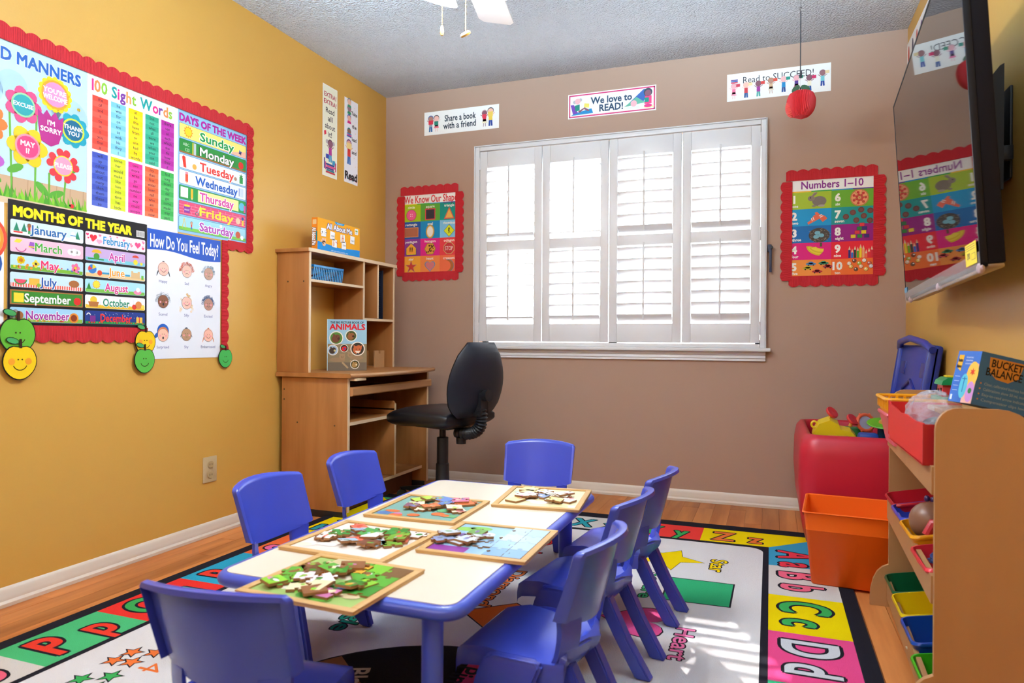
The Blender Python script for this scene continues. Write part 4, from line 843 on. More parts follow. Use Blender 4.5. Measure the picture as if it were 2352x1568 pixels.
for x in (TX0+.09, TX1-.09):
    for y in (TY0+.075, TY1-.075):
        b = MB(); b.cyl((x, y, RZ+.012), (x, y, TZ-.026), .021, .022, 20)
        l = b.build('leg', M['tblue'], parent=t, world=True)
        c = MB(); c.lathe([(.024, 0), (.025, .01), (.0235, .022)], 20, (x-t.location.x, y-t.location.y, RZ-t.location.z)); c.build('foot_cap', M['blue'], parent=l)
        c = MB(); c.lathe([(.026, -.0), (.0255, -.008), (.023, -.012)], 20, (x-t.location.x, y-t.location.y, TZ-.026-RZ)); c.build('collar', M['blue'], parent=l)
# ------------------------------------------------------------------ children's chairs
def make_chair():
    t = thing('child_chair', 'x', 'chair', (0, 0, 0))
    B = M['blue']
    us = [-1, -.94, -.93, -.8, -.6, -.4, -.2, 0, .2, .4, .6, .8, .93, .94, 1]
    vs_ = [0, .03, .04, .15, .3, .45, .6, .75, .88, .93, .95, 1]
    def xw(u, v): return u*(.138+.006*v-.01*max(0, v-.9)*10*0)
    def zz(u, v):
        zb = .280+.026*abs(u)**2.2; zt = .462-.012*u*u-(.008 if abs(u) > .99 else 0); return zb+(zt-zb)*v
    def yf(u, v): return -.128-.034*v-.012*v*v+.046*u*u - .004*math.sin(PI*v)
    def edge(u, v): return abs(u) > .935 or v > .945
    fa = lambda u, v: (xw(u, v), yf(u, v)-(.006 if (abs(u) > .99 or v > .99) else 0), zz(u, v))
    fb = lambda u, v: (xw(u, v), yf(u, v)-(.026 if edge(u, v) else .009)+(.005 if (abs(u) > .99 or v > .99) else 0), zz(u, v))
    b = MB(); b.shell(fa, fb, us, vs_); b.build('backrest', B, parent=t, sharp=50)
    # rounded rear bowl with a hand hole, joining backrest, seat and legs
    def bowl(u, v, d):
        a = v*R90; y = -.146+.080*(1-math.cos(a))+.046*u*u*(1-.3*v); z = .298-.137*math.sin(a)+.0*v; hw = .120-.008*v
        return (u*hw*(1-d*6*0), y+d*math.cos(a)*1.0, z+d*math.sin(a))
    def bpart(nm, us_, vs__): b = MB(); b.shell(lambda u, v: bowl(u, v, .010), lambda u, v: bowl(u, v, 0), us_, vs__); return b.build(nm, B, parent=t, sharp=50)
    bpart('back_post', [-1, -.95, -.85, -.75, -.62], [0, .1, .2, .3]); bpart('back_post', [.62, .75, .85, .95, 1], [0, .1, .2, .3])
    bpart('rear_bowl', [-1, -.95, -.85, -.62, -.3, 0, .3, .62, .85, .95, 1], [.3, .4, .55, .7, .85, 1])
    # seat: bowl that curls up at the rear, waterfall front
    pr = [(-.126, .246), (-.124, .236), (-.118, .224), (-.106, .214), (-.085, .208), (-.05, .206), (-.01, .209), (.03, .214), (.07, .218), (.105, .217), (.128, .211), (.142, .200), (.148, .184)]
    def S(u, k, d):
        y, z = pr[k]; hw = (.112 if k < 2 else .120 if k < 4 else .131) - max(0, k-8)*.006
        z2 = z + (.006*u*u if 3 < k < 9 else 0) - (.010 if abs(u) > .99 else 0)-d
        if k < 3: y += .040*u*u; z2 = z-(.02*abs(u)**6)-d*.3; y -= d*.7 if d > 0 else 0
        return (u*hw, y, z2)
    uu = [-1, -.97, -.85, -.6, -.3, 0, .3, .6, .85, .97, 1]; ks = list(range(len(pr)))
    b = MB(); b.shell(lambda u, k: S(u, k, 0), lambda u, k: S(u, k, .011 if 0 < abs(u) < .9 else .03), uu, ks); b.build('seat', B, parent=t, sharp=50)
    # legs
    for s in (-1, 1):
        b = MB()   # front: broad gusset from the side of the seat
        prof = [(.222, -.055, .045, .128, .142), (.214, -.068, .062, .126, .148), (.17, -.05, .080, .124, .150), (.12, -.014, .092, .126, .154), (.06, .040, .108, .130, .158), (0, .086, .122, .134, .162)]
        V = []
        for z, y0, y1, xa, xb in prof: V += [(s*xa, y0, z), (s*xb, y0, z), (s*xb, y1, z), (s*xa, y1, z)]
        Fs = [(0, 1, 2, 3), tuple(4*(len(prof)-1)+i for i in (3, 2, 1, 0))]
        for i in range(len(prof)-1):
            for j in range(4): Fs.append((4*i+j, 4*i+(j+1) % 4, 4*i+4+(j+1) % 4, 4*i+4+j))
        b.add(V, Fs)
        bm = bmesh.new(); bv = [bm.verts.new(v) for v in b.v]; [bm.faces.new([bv[i] for i in f]) for f in b.f]
        bmesh.ops.bevel(bm, geom=list(bm.edges), offset=.006, segments=2, affect='EDGES'); b = MB(); b.bm(bm)
        b.build('leg', B, parent=t, sharp=40)
        b = MB()   # rear: long strut
        V = []
        for z, y0, y1, xa, xb in ((.20, -.110, -.070, .052, .088), (.10, -.160, -.122, .052, .086), (0, -.222, -.180, .050, .082)): V += [(s*xa, y0, z), (s*xb, y0, z), (s*xb, y1, z), (s*xa, y1, z)]
        Fs = [(0, 1, 2, 3), (11, 10, 9, 8)]
        for i in range(2):
            for j in range(4): Fs.append((4*i+j, 4*i+(j+1) % 4, 4*i+4+(j+1) % 4, 4*i+4+j))
        b.add(V, Fs); bm = bmesh.new(); bv = [bm.verts.new(v) for v in b.v]; [bm.faces.new([bv[i] for i in f]) for f in b.f]
        bmesh.ops.bevel(bm, geom=list(bm.edges), offset=.004, segments=2, affect='EDGES'); b = MB(); b.bm(bm); b.build('leg', B, parent=t, sharp=40)
    return t
CH = [((1.856, -2.452), R90-.07, 'blue child chair nearest the camera on the window side, right of the table'),
      ((1.850, -2.04), R90-.13, 'middle of the three blue child chairs right of the table'),
      ((1.872, -1.68), R90-.10, 'farthest of the three blue child chairs right of the table'),
      ((1.095, -2.25), -R90, 'near blue child chair on the left side of the table, by the yellow wall'),
      ((1.085, -1.80), -R90-.02, 'farther blue child chair on the left, beside the desk panel'),
      ((1.478, -1.385), PI+.09, 'blue child chair at the far end of the table, facing the camera'),
      ((1.455, -2.868), .10, 'blue child chair at the near end of the table, seen from behind')]
chair0 = make_chair()
for i, ((x, y), rz, lb) in enumerate(CH):
    if i == 0: c = chair0; c.location = (x, y, RZ); c.rotation_euler = (0, 0, rz); c['label'] = lb; c['group'] = 'blue child chairs around the table'
    else: c = dup(chair0, (x, y, RZ), rz, lb, 'blue child chairs around the table')
# red sticker on the nearest side leg is a part of that one chair
st = Print(); st.h = 1; st.poly(circ(0, 0, .02, .016, 20), '#d8283a'); st.poly(circ(.004, 0, .008, .006, 14), '#f0d8d8', 2)
o = st.build('sticker', M['card'], sharp=None, parent=chair0); o.rotation_euler = (0, 0, -R90); o.location = (-.1585, .055, .145); o['label'] = 'round red sticker on the chair leg'
# ------------------------------------------------------------------ jigsaw puzzles
def cname(h):
    r_, g, b_ = [int(h[i:i+2], 16) for i in (1, 3, 5)]; mx, mn = max(r_, g, b_), min(r_, g, b_)
    if mx-mn < 26: return 'white' if mx > 200 else 'grey'
    if mx == g: return 'dark green' if g < 150 else 'green'
    if mx == b_: return 'purple' if r_ > g+15 else 'blue'
    if b_ > g: return 'pink'
    if g > r_*.78: return 'cream' if b_ > 130 else 'yellow'
    return 'orange' if r_ > 190 and g > r_*.5 else 'red' if r_ > 190 else 'brown'
def jig(cx, cy_, wx, wy, e):
    """outline of a jigsaw piece, e = knob signs for S,E,N,W"""
    c = [(cx-wx/2, cy_-wy/2), (cx+wx/2, cy_-wy/2), (cx+wx/2, cy_+wy/2), (cx-wx/2, cy_+wy/2)]; P = []
    for i in range(4):
        a, b_ = c[i], c[(i+1) % 4]; P.append(a); dx, dy = b_[0]-a[0], b_[1]-a[1]; L = math.hypot(dx, dy); ux, uy = dx/L, dy/L; nx, ny = uy, -ux
        if e[i]:
            s = e[i]*min(wx, wy)*.20; m_ = L*.5; r = min(wx, wy)*.12
            for t_, d_ in ((-.7, 0), (-.6, .5), (-1.15, .85), (-1.0, 1.45), (0, 1.7), (1.0, 1.45), (1.15, .85), (.6, .5), (.7, 0)):
                P.append((a[0]+ux*(m_+t_*r)+nx*s*d_*.7, a[1]+uy*(m_+t_*r)+ny*s*d_*.7))
    return P
def puzzle(name, label, corners, pal, scene, fitted=(), loose=10, spread=None, seed=1, th=.008, grp='', slab='', under='#d8c8a8', nx=5, ny=4):
    c = [Vector((a, b_)) for a, b_ in corners]; ctr = sum(c, Vector((0, 0)))/4
    ex = ((c[3]-c[0])+(c[2]-c[1])); ey = ((c[1]-c[0])+(c[2]-c[3])); w_, h_ = ex.length/2, ey.length/2; rz = math.atan2(ex.y, ex.x)
    z0 = TZ+.0015; t = thing('jigsaw_tray', label, 'puzzle', (ctr.x, ctr.y, z0), rz)
    rnd = random.Random(seed); fw = .017
    MB().prism(rrp(-w_/2, -h_/2, w_/2, h_/2, .007, 3), 0, th*.5).build('base_board', M['ply'], parent=t)
    b = MB(); zt = th
    for a in ((-w_/2, -h_/2, w_/2, -h_/2+fw), (-w_/2, h_/2-fw, w_/2, h_/2), (-w_/2, -h_/2+fw, -w_/2+fw, h_/2-fw), (w_/2-fw, -h_/2+fw, w_/2, h_/2-fw)):
        b.box((a[0], a[1], th*.5), (a[2], a[3], zt), .0015)
    b.build('frame', M['ply'], parent=t)
    iw, ih = w_-2*fw, h_-2*fw
    pr = Print(); pr.LS = .0001; pr.rect(-iw/2, -ih/2, iw/2, ih/2, under, 1); scene(pr, iw, ih, rnd)
    o = pr.build('printed_base', M['pprint'], parent=t, sharp=None); o.rotation_euler = (-R90, 0, 0); o.location = (0, 0, th*.5+.0002)
    def patch(P, pz, base, top_extra=True, sc_=None):
        q = Print(); q.LS = .0001; q.usecol = True; q.mi = 0; q.col = lin('#a87e58')
        q.prism(P, 0, pz, 'z', side=1)
        # top print
        q.mi = 0; cx = sum(u for u, v in P)/len(P); cyy = sum(v for u, v in P)/len(P)
        q.col = lin(base); n = len(P); q.add([(u, v, pz+.0001) for u, v in P], [list(range(n))])
        if top_extra:
            for k in range(3):
                a = rnd.uniform(0, 6.28); rr_ = rnd.uniform(.005, .011); d = rnd.uniform(0, .009); x, y = cx+d*math.cos(a), cyy+d*math.sin(a); q.col = lin(rnd.choice(pal))
                C = rot2(circ(x, y, rr_, rr_*rnd.uniform(.4, .9), 9), x, y, a); q.add([(u, v, pz+.0002+k*.0001) for u, v in C], [list(range(len(C)))])
        return q
    # fitted pieces
    pxw, pyh = iw/nx, ih/ny; E = {}
    for i in range(nx):
        for j in range(ny): E[i, j] = [0, 0, 0, 0]
    for i in range(nx):
        for j in range(ny):
            if i < nx-1: s = rnd.choice((-1, 1)); E[i, j][1] = s; E[i+1, j][3] = -s
            if j < ny-1: s = rnd.choice((-1, 1)); E[i, j][2] = s; E[i, j+1][0] = -s
    for (i, j) in fitted:
        P = jig(-iw/2+(i+.5)*pxw, -ih/2+(j+.5)*pyh, pxw-.0012, pyh-.0012, E[i, j]); base = scene(None, i/(nx-1), j/(ny-1), rnd)
        q = patch(P, .0035, base, False); q.build('fitted_piece', [M['pprint'], M['brown']], parent=t, sharp=None).location = (0, 0, th*.5+.0006)
    # loose pieces, each its own thing
    sx0, sy0, sx1, sy1 = spread or (-.35, -.35, .35, .35); lay = []
    for k in range(loose):
        wx = rnd.uniform(.040, .052); e = [rnd.choice((-1, 0, 1)) for _ in range(4)]; P = jig(0, 0, wx, wx*rnd.uniform(.8, 1.0), e)
        x, y = rnd.uniform(sx0, sx1)*iw, rnd.uniform(sy0, sy1)*ih
        
        for tr_ in range(12):
            n = sum(1 for (a, b_) in lay if math.hypot(a-x, b_-y) < .034)
            if n < (2 if tr_ < 10 else 9): break
            x, y = rnd.uniform(sx0, sx1)*iw, rnd.uniform(sy0, sy1)*ih
        lay.append((x, y))
        z = z0+th*.5+.0012+.0060*min(n, 2)+(.004 if (abs(x)+.02 > iw/2 or abs(y)+.02 > ih/2) else 0)
        pc = rnd.choice(pal); q = patch(P, .0055, pc); wx_, wy_ = ctr.x+x*math.cos(rz)-y*math.sin(rz), ctr.y+x*math.sin(rz)+y*math.cos(rz)
        o = q.build('jigsaw_piece', [M['pprint'], M['brown']], sharp=None, loc=(wx_, wy_, z), label=cname(pc)+' '+slab, category='puzzle piece', group=grp)
        tilt = .10 if n else .0; o.rotation_euler = (rnd.uniform(-tilt, tilt), rnd.uniform(-tilt, tilt), rnd.uniform(0, 6.28))
    return t
def sc_blobs(cols, n=26):
    def f(p, w_, h_, rnd):
        if p is None: return rnd.choice(cols)
        for k in range(n):
            x, y = rnd.uniform(-w_*.42, w_*.42), rnd.uniform(-h_*.42, h_*.42); r = rnd.uniform(.008, .028)
            p.poly(rot2(circ(x, y, min(r, w_/2-abs(x)), min(r*rnd.uniform(.4, .9), h_/2-abs(y)), 12), x, y, 0), rnd.choice(cols), 2+k*.5)
    return f
def sc_sky(p, w_, h_, rnd):
    if p is None:
        return ['#9fc0d8', '#8fb4d0', '#a8c8dc', '#b4ccd8'][rnd.randrange(4)] if h_ > .1 else '#6f9cc0'
    p.rect(-w_/2, -h_/2, w_/2, h_/2, '#8fb8d4', 2); p.rect(-w_/2, -h_/2, -w_*.1, -h_*.3, '#8a3a98', 3)
    for x, y, r, c in ((-.4, .32, .03, '#8ac050'), (-.25, .38, .03, '#7ab848'), (-.15, .2, .03, '#e0e4ea'), (-.3, .05, .028, '#e8c0c0'), (-.38, -.1, .02, '#c85a3a'), (-.12, -.15, .03, '#c8d4e0')): p.circ(w_*x, h_*y, r, c, h=4, ry=r*.6)
puzzle('blue', 'jigsaw tray with a pale blue sky picture half put together', [(1.566, -2.49), (1.561, -2.21), (1.826, -2.211), (1.842, -2.48)], ['#8fb0c8', '#7a5a9a', '#6a9a4a', '#c8d0d8', '#8a9ac0'], sc_sky,
       fitted=[(i, j) for i in (2, 3, 4) for j in range(4) if (i, j) not in ((2, 3), (2, 2), (2, 0))], loose=9, spread=(-.46, -.30, -.02, .12), seed=4, grp='loose pieces on the blue sky puzzle', slab='loose jigsaw piece lying on the left of the pale blue sky puzzle tray')
puzzle('yel', 'pale yellow jigsaw tray at the far right corner of the table', [(1.553, -2.009), (1.54, -1.732), (1.793, -1.696), (1.826, -1.985)], ['#e8d890', '#d8c878', '#f0ece0', '#8aa0c8', '#e8b050', '#c87a90', '#f0f0ec'], sc_blobs(['#e8dca0', '#f0ecd8', '#d8a8b0', '#8ac0c8', '#e8c060', '#e8e4f0'], 22),
       loose=14, spread=(-.36, -.30, .36, .36), seed=8, grp='loose pieces on the yellow puzzle', slab='loose jigsaw piece heaped on the pale yellow puzzle tray', under='#e8dcae')
puzzle('mid', 'jigsaw tray with a blue and green seaside picture, at the far left of the table', [(1.277, -2.258), (1.264, -1.966), (1.537, -1.973), (1.557, -2.236)], ['#6a8ac8', '#c8a878', '#7ab870', '#d87a9a', '#e87a4a', '#8a5a70', '#b8d85a', '#e8d8c0'], sc_blobs(['#5a80b8', '#6ab07a', '#e07040', '#d87aa8', '#f0d840', '#8ac0d8'], 30),
       loose=14, spread=(-.30, -.12, .40, .42), seed=12, grp='loose pieces on the seaside puzzle', slab='loose jigsaw piece on the blue and green seaside puzzle tray', under='#7aa8a0')
puzzle('midnear', 'jigsaw tray with a pale picture under red and green pieces, left middle of the table', [(1.259, -2.586), (1.263, -2.315), (1.547, -2.331), (1.553, -2.597)], ['#3a8a3a', '#7aa83a', '#c84a3a', '#f0ece4', '#7a4a38', '#a8c8e0', '#e8705a', '#4a9a50'], sc_blobs(['#e8dcd0', '#c8d8e4', '#e8c8c0', '#f0ece4', '#d8e0c8'], 18),
       loose=20, spread=(-.42, -.22, .42, .40), seed=21, grp='loose pieces on the red and green puzzle', slab='loose jigsaw piece on the pale puzzle tray at the middle left', under='#e0d8d0')
puzzle('near', 'large green farm jigsaw tray hanging over the near edge of the table', [(1.364, -2.838), (1.379, -2.60), (1.648, -2.594), (1.648, -2.869)], ['#5aa83a', '#3a8a2e', '#8a5a38', '#c878a8', '#e8d8b0', '#e8a838', '#f0e8f0', '#6a4a30', '#8ac83a'], sc_blobs(['#5aa83a', '#7ac03a', '#3f8f35', '#c8b890', '#4a90c8', '#dcd4c0', '#7a5a3a'], 34),
       fitted=[(4, 3), (4, 2), (4, 1), (3, 3), (1, 3), (2, 3)], loose=20, spread=(-.42, -.36, .30, .32), seed=33, grp='loose pieces on the green farm puzzle', slab='loose jigsaw piece on the green farm puzzle tray', under='#9ab86a')
# ------------------------------------------------------------------ computer desk with hutch
DY0, DY1 = -1.045, -.20
dk = thing('computer_desk', 'beech computer desk with a tall hutch, against the yellow wall', 'desk', (.22, (DY0+DY1)/2, 0))
def dp(nm, a, c, m='beech', bev=.0015, par=None): return MB().box(a, c, bev).build(nm, M[m], parent=par or dk, world=(par is None))
dp('side_panel', (.03, DY0, .035), (.418, DY0+.016, .688)); dp('side_panel', (.03, DY1-.016, .035), (.418, DY1, .688))
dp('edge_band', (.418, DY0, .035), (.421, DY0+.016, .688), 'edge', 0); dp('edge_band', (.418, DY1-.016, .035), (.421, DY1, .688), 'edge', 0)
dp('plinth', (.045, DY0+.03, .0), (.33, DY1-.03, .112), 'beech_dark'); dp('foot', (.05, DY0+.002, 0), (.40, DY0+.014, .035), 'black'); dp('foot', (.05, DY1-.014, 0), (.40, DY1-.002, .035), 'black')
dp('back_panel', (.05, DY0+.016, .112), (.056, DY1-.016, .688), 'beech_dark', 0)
b = MB(); P = [(.008, DY0-.018), (.435, DY0-.018)]
for i in range(13): y = DY0-.018+(DY1-DY0+.045)*i/12; P.append((.440+.05*math.sin(PI*i/12)**.8, y))
P += [(.008, DY1+.027)]
b.prism(P, .690, .7115); b.build('desktop', M['beech'], parent=dk, world=True)
pts = [(.440+.05*math.sin(PI*i/24)**.8, DY0-.018+(DY1-DY0+.045)*i/24, .7007) for i in range(25)]
b = MB(); b.tube(pts, .0112, 12); b.build('bullnose_edge', M['bullnose'], parent=dk, world=True)
dp('upper_rail', (.06, DY0+.016, .655), (.075, DY1-.016, .69), 'navy', 0)
dp('divider_panel', (.056, -.563, .13), (.40, -.549, .50)); b = MB(); b.prism([(.056, .49), (.40, .49), (.40, .52), (.396, .532), (.388, .54), (.056, .54)], -.563, -.549, 'y'); b.build('divider_panel', M['beech'], parent=dk, world=True)
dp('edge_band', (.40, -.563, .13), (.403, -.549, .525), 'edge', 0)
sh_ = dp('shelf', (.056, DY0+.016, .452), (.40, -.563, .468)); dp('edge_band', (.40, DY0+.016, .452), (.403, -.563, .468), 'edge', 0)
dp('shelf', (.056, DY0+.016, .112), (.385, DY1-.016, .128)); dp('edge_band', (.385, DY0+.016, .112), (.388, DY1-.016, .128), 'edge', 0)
kt = dp('keyboard_tray', (.10, DY0+.03, .606), (.418, DY1-.03, .616))
b = MB(); b.prism([(.410, .598), (.432, .600), (.438, .606), (.438, .636), (.432, .644), (.418, .644), (.416, .618), (.410, .616)], DY0+.018, DY1+.006, 'y'); b.build('tray_front', M['bullnose'], parent=dk, world=True)
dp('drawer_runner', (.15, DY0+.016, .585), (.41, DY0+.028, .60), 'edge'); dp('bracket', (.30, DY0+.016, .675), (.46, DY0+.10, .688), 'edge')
for x, z in ((.035, .60), (.035, .62)): pass
for x, y, z in ((.045, DY0, .625), (.045, DY0, .575), (.125, DY0, .462), (.345, DY0, .455), (.07, DY0-.008, 1.165), (.165, DY0-.008, 1.165)):
    MB().cyl((x, y-.0005, z), (x, y+.004, z), .0045, n=10).build('screw', M['darkmetal'], parent=dk, world=True)
# hutch
HY0, HY1 = -1.053, -.222
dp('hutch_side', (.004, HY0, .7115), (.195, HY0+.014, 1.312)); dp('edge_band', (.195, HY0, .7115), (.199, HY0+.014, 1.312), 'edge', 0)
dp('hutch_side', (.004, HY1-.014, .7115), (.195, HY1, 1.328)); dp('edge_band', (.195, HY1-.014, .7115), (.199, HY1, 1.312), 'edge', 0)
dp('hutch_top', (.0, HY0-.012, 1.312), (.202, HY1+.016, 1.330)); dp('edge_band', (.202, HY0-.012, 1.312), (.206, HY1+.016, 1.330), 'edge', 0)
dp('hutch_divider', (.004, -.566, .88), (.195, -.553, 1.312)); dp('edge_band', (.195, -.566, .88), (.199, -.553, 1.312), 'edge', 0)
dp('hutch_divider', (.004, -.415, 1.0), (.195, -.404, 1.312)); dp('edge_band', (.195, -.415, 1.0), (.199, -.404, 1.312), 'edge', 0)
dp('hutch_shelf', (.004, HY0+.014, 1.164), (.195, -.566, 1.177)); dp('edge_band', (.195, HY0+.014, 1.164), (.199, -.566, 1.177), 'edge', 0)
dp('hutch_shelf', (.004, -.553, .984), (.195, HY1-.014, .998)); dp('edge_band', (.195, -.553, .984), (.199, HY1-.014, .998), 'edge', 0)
# navy disc rack in the tall slot
t = thing('disc_rack', 'dark navy ribbed plastic rack in the tall slot of the hutch', 'rack', (.1, -.355, .998))
b = MB(); b.box((.02, -.402, .998), (.03, -.30, 1.29)); b.box((.02, -.402, .998), (.165, -.397, 1.29)); b.box((.02, -.305, .998), (.165, -.30, 1.29)); b.build('rack_shell', M['navy'], parent=t, world=True)
for i in range(22): MB().box((.03, -.397, 1.004+i*.013), (.15, -.305, 1.0065+i*.013)).build('rack_slat', M['navy'], parent=t, world=True)
# all about me box
def boxthing(name, label, cat, w_, d_, h_, loc, rz, side, faces, rot=None, group=None):
    """printed box: faces dict of draw functions for 'f' (front, -y), 'l' (left end, -x), 't' top"""
    t = thing(name, label, cat, loc, rz, group)
    b = Print(); b.col = lin(side); b.box((0, 0, 0), (w_, d_, h_)); b.build('carton', M['card'], parent=t, sharp=None)
    for k, (bg, fn) in faces.items():
        p = Print(); ww = w_ if k in 'ft' else d_; hh = h_ if k in 'fl' else d_
        p.rect(0, 0, ww, hh, bg, 1); fn(p, ww, hh); o = p.build({'f': 'front_print', 'l': 'end_print', 't': 'top_print'}[k], M['card'], parent=t, sharp=None)
        if k == 'l': o.rotation_euler = (0, 0, -R90); o.location = (0, d_, 0)
        if k == 't': o.rotation_euler = (-R90, 0, 0); o.location = (0, 0, h_)
    if rot: t.rotation_euler = rot
    return t
def d_aam(p, w, h):
    p.poly([(0, 0), (w, 0), (w, h*.25), (w*.8, h*.235), (w*.5, h*.19), (w*.25, h*.23), (0, h*.28)], '#1a8fe0', 2)
    p.text('All About Me', w*.5, h*.81, h*.2, '#f4f6fb', bold=.05, fit=w*.6, out='#3a3a90', ob=.07, h=4, upf=1.15)
    p.poly([(w*.38, h), (w*.62, h), (w*.59, h*.93), (w*.41, h*.93)], '#1a9ad8', 3); p.text('Match It!', w*.5, h*.965, h*.05, '#e8f4fb', fit=w*.12, h=4)
    p.rrect(w*.87, h*.76, w*.955, h*.96, .004, '#f2f2f2', 3); p.rect(w*.885, h*.85, w*.94, h*.90, '#2a9a4a', 4); p.circ(w*.9, h*.87, .004, '#f0c030', h=5); p.rect(w*.885, h*.79, w*.94, h*.82, '#c8d0e0', 4)
    def tile(x, y, s, a):
        P = rot2([(x-s, y-s), (x+s, y-s), (x+s, y+s), (x-s, y+s)], x, y, a); p.poly([(u+.0015, v-.0015) for u, v in P], '#8a7a5a', 3); p.poly(P, '#f0f1f5', 4)
    for x, y, a in ((.13, .58, .04), (.33, .54, -.08), (.57, .52, .02), (.81, .55, -.06), (.38, .31, -.04), (.60, .31, .03)): tile(w*x, h*y, h*.125, a)
    for sg in (-1, 1): p.circ(w*.13+sg*.016, h*.58, .0105, '#6a5a50', h=5); p.circ(w*.13+sg*.016, h*.58, .0095, '#ffffff', h=6); p.circ(w*.13+sg*.016+.004, h*.58, .004, '#222222', h=7)
    p.text('eyes', w*.34, h*.54, .016, '#333344', h=5); p.text('heart', w*.82, h*.53, .014, '#333344', h=5); p.text('toes', w*.61, h*.32, .016, '#333344', h=5)
    p.circ(w*.57, h*.5, .012, '#e8c4a8', ry=.015, h=5); p.poly([(w*.57-.006, h*.58), (w*.57+.006, h*.58), (w*.57+.009, h*.63), (w*.57-.009, h*.63)], '#e8c4a8', 5); p.poly(heartp(w*.57+.002, h*.53, .005), '#d8304a', 6)
    p.circ(w*.36, h*.29, .008, '#e8bfa2', ry=.015, h=5); [p.circ(w*.36-.008+i*.004, h*.40, .0025, '#e8bfa2', h=5, n=8) for i in range(5)]; p.line(w*.41, h*.36, w*.455, h*.31, .003, '#c8304a', 5); p.poly([(w*.40, h*.38), (w*.425, h*.36), (w*.405, h*.335)], '#c8304a', 5)
    p.circ(w*.14, h*.24, .016, '#efc4a6', h=5, ry=.014); [p.line(w*.14+(i-1.5)*.007, h*.27, w*.14+(i-1.5)*.0095, h*.40, .0065, '#efc4a6', 5) for i in range(4)]; p.line(w*.13, h*.22, w*.075, h*.33, .006, '#efc4a6', 5)
    p.text('self-correcting puzzle sets', w*.5, h*.07, .0125, '#d8ecfa', fit=w*.4, h=4)
def d_aame(p, w, h):
    p.rrect(w*.15, h*.79, w*.8, h*.94, .003, '#e8c890', 2); p.text('All About Me', w*.42, h*.42, .032, '#f2f2f4', bold=.04, rot=-R90, fit=h*.55, out='#5a3a30', ob=.04, h=3); p.rect(w*.72, h*.28, w*.95, h*.58, '#1a8a9a', 3)
boxthing('game_box', 'yellow and blue All About Me puzzle box on top of the hutch', 'box', .385, .035, .165, (.186, -.972, 1.3305), R90, '#e08a20', {'f': ('#f4ac12', d_aam), 'l': ('#e88a24', d_aame)})
# blue basket on the hutch shelf
t = thing('pencil_basket', 'small blue slotted plastic basket on the upper hutch shelf', 'basket', (.11, -.86, 1.1775))
bb_ = cm('clear_blue_plastic', '#1f8ad0', .3); cx0, cy0 = .16, -.992
b = MB(); b.box((.05, -.985, 1.178), (.165, -.735, 1.182)); b.build('basket_base', bb_, parent=t, world=True)
b = MB()
for a in ((.043, -.992, .049, -.725), (.172, -.992, .178, -.725)): b.box((a[0], a[1], 1.243), (a[2], a[3], 1.256), .002)
for a in ((.043, -.992, .178, -.986), (.043, -.731, .178, -.725)): b.box((a[0], a[1], 1.243), (a[2], a[3], 1.256), .002)
b.build('rim', bb_, parent=t, world=True)
for i in range(18):
    y = -.982+i*.0147
    b = MB(); b.add([(.164, y, 1.182), (.164, y+.006, 1.182), (.167, y+.006, 1.182), (.167, y, 1.182), (.172, y, 1.244), (.172, y+.006, 1.244), (.175, y+.006, 1.244), (.175, y, 1.244)], [(0, 1, 2, 3), (7, 6, 5, 4), (0, 4, 5, 1), (1, 5, 6, 2), (2, 6, 7, 3), (3, 7, 4, 0)]); b.build('basket_slat', bb_, parent=t, world=True)
b = MB(); b.box((.05, -.985, 1.182), (.06, -.735, 1.243)); b.build('basket_back', bb_, parent=t, world=True)
for i in range(12):
    y = -.975+i*.02; MB().cyl((.075+.005*(i % 3), y, 1.186+.004*(i % 4)), (.158, y+.006, 1.192+.01*(i % 4)), .0045, n=8).build('pen', [cm('pen_white', '#e8eaf0'), cm('pen_navy', '#28305a'), cm('pen_red', '#a83a4a')][i % 3], loc=None, label=['white', 'navy', 'red'][i % 3]+' pen lying in the blue basket on the hutch', category='pen', group='pens in the blue basket')
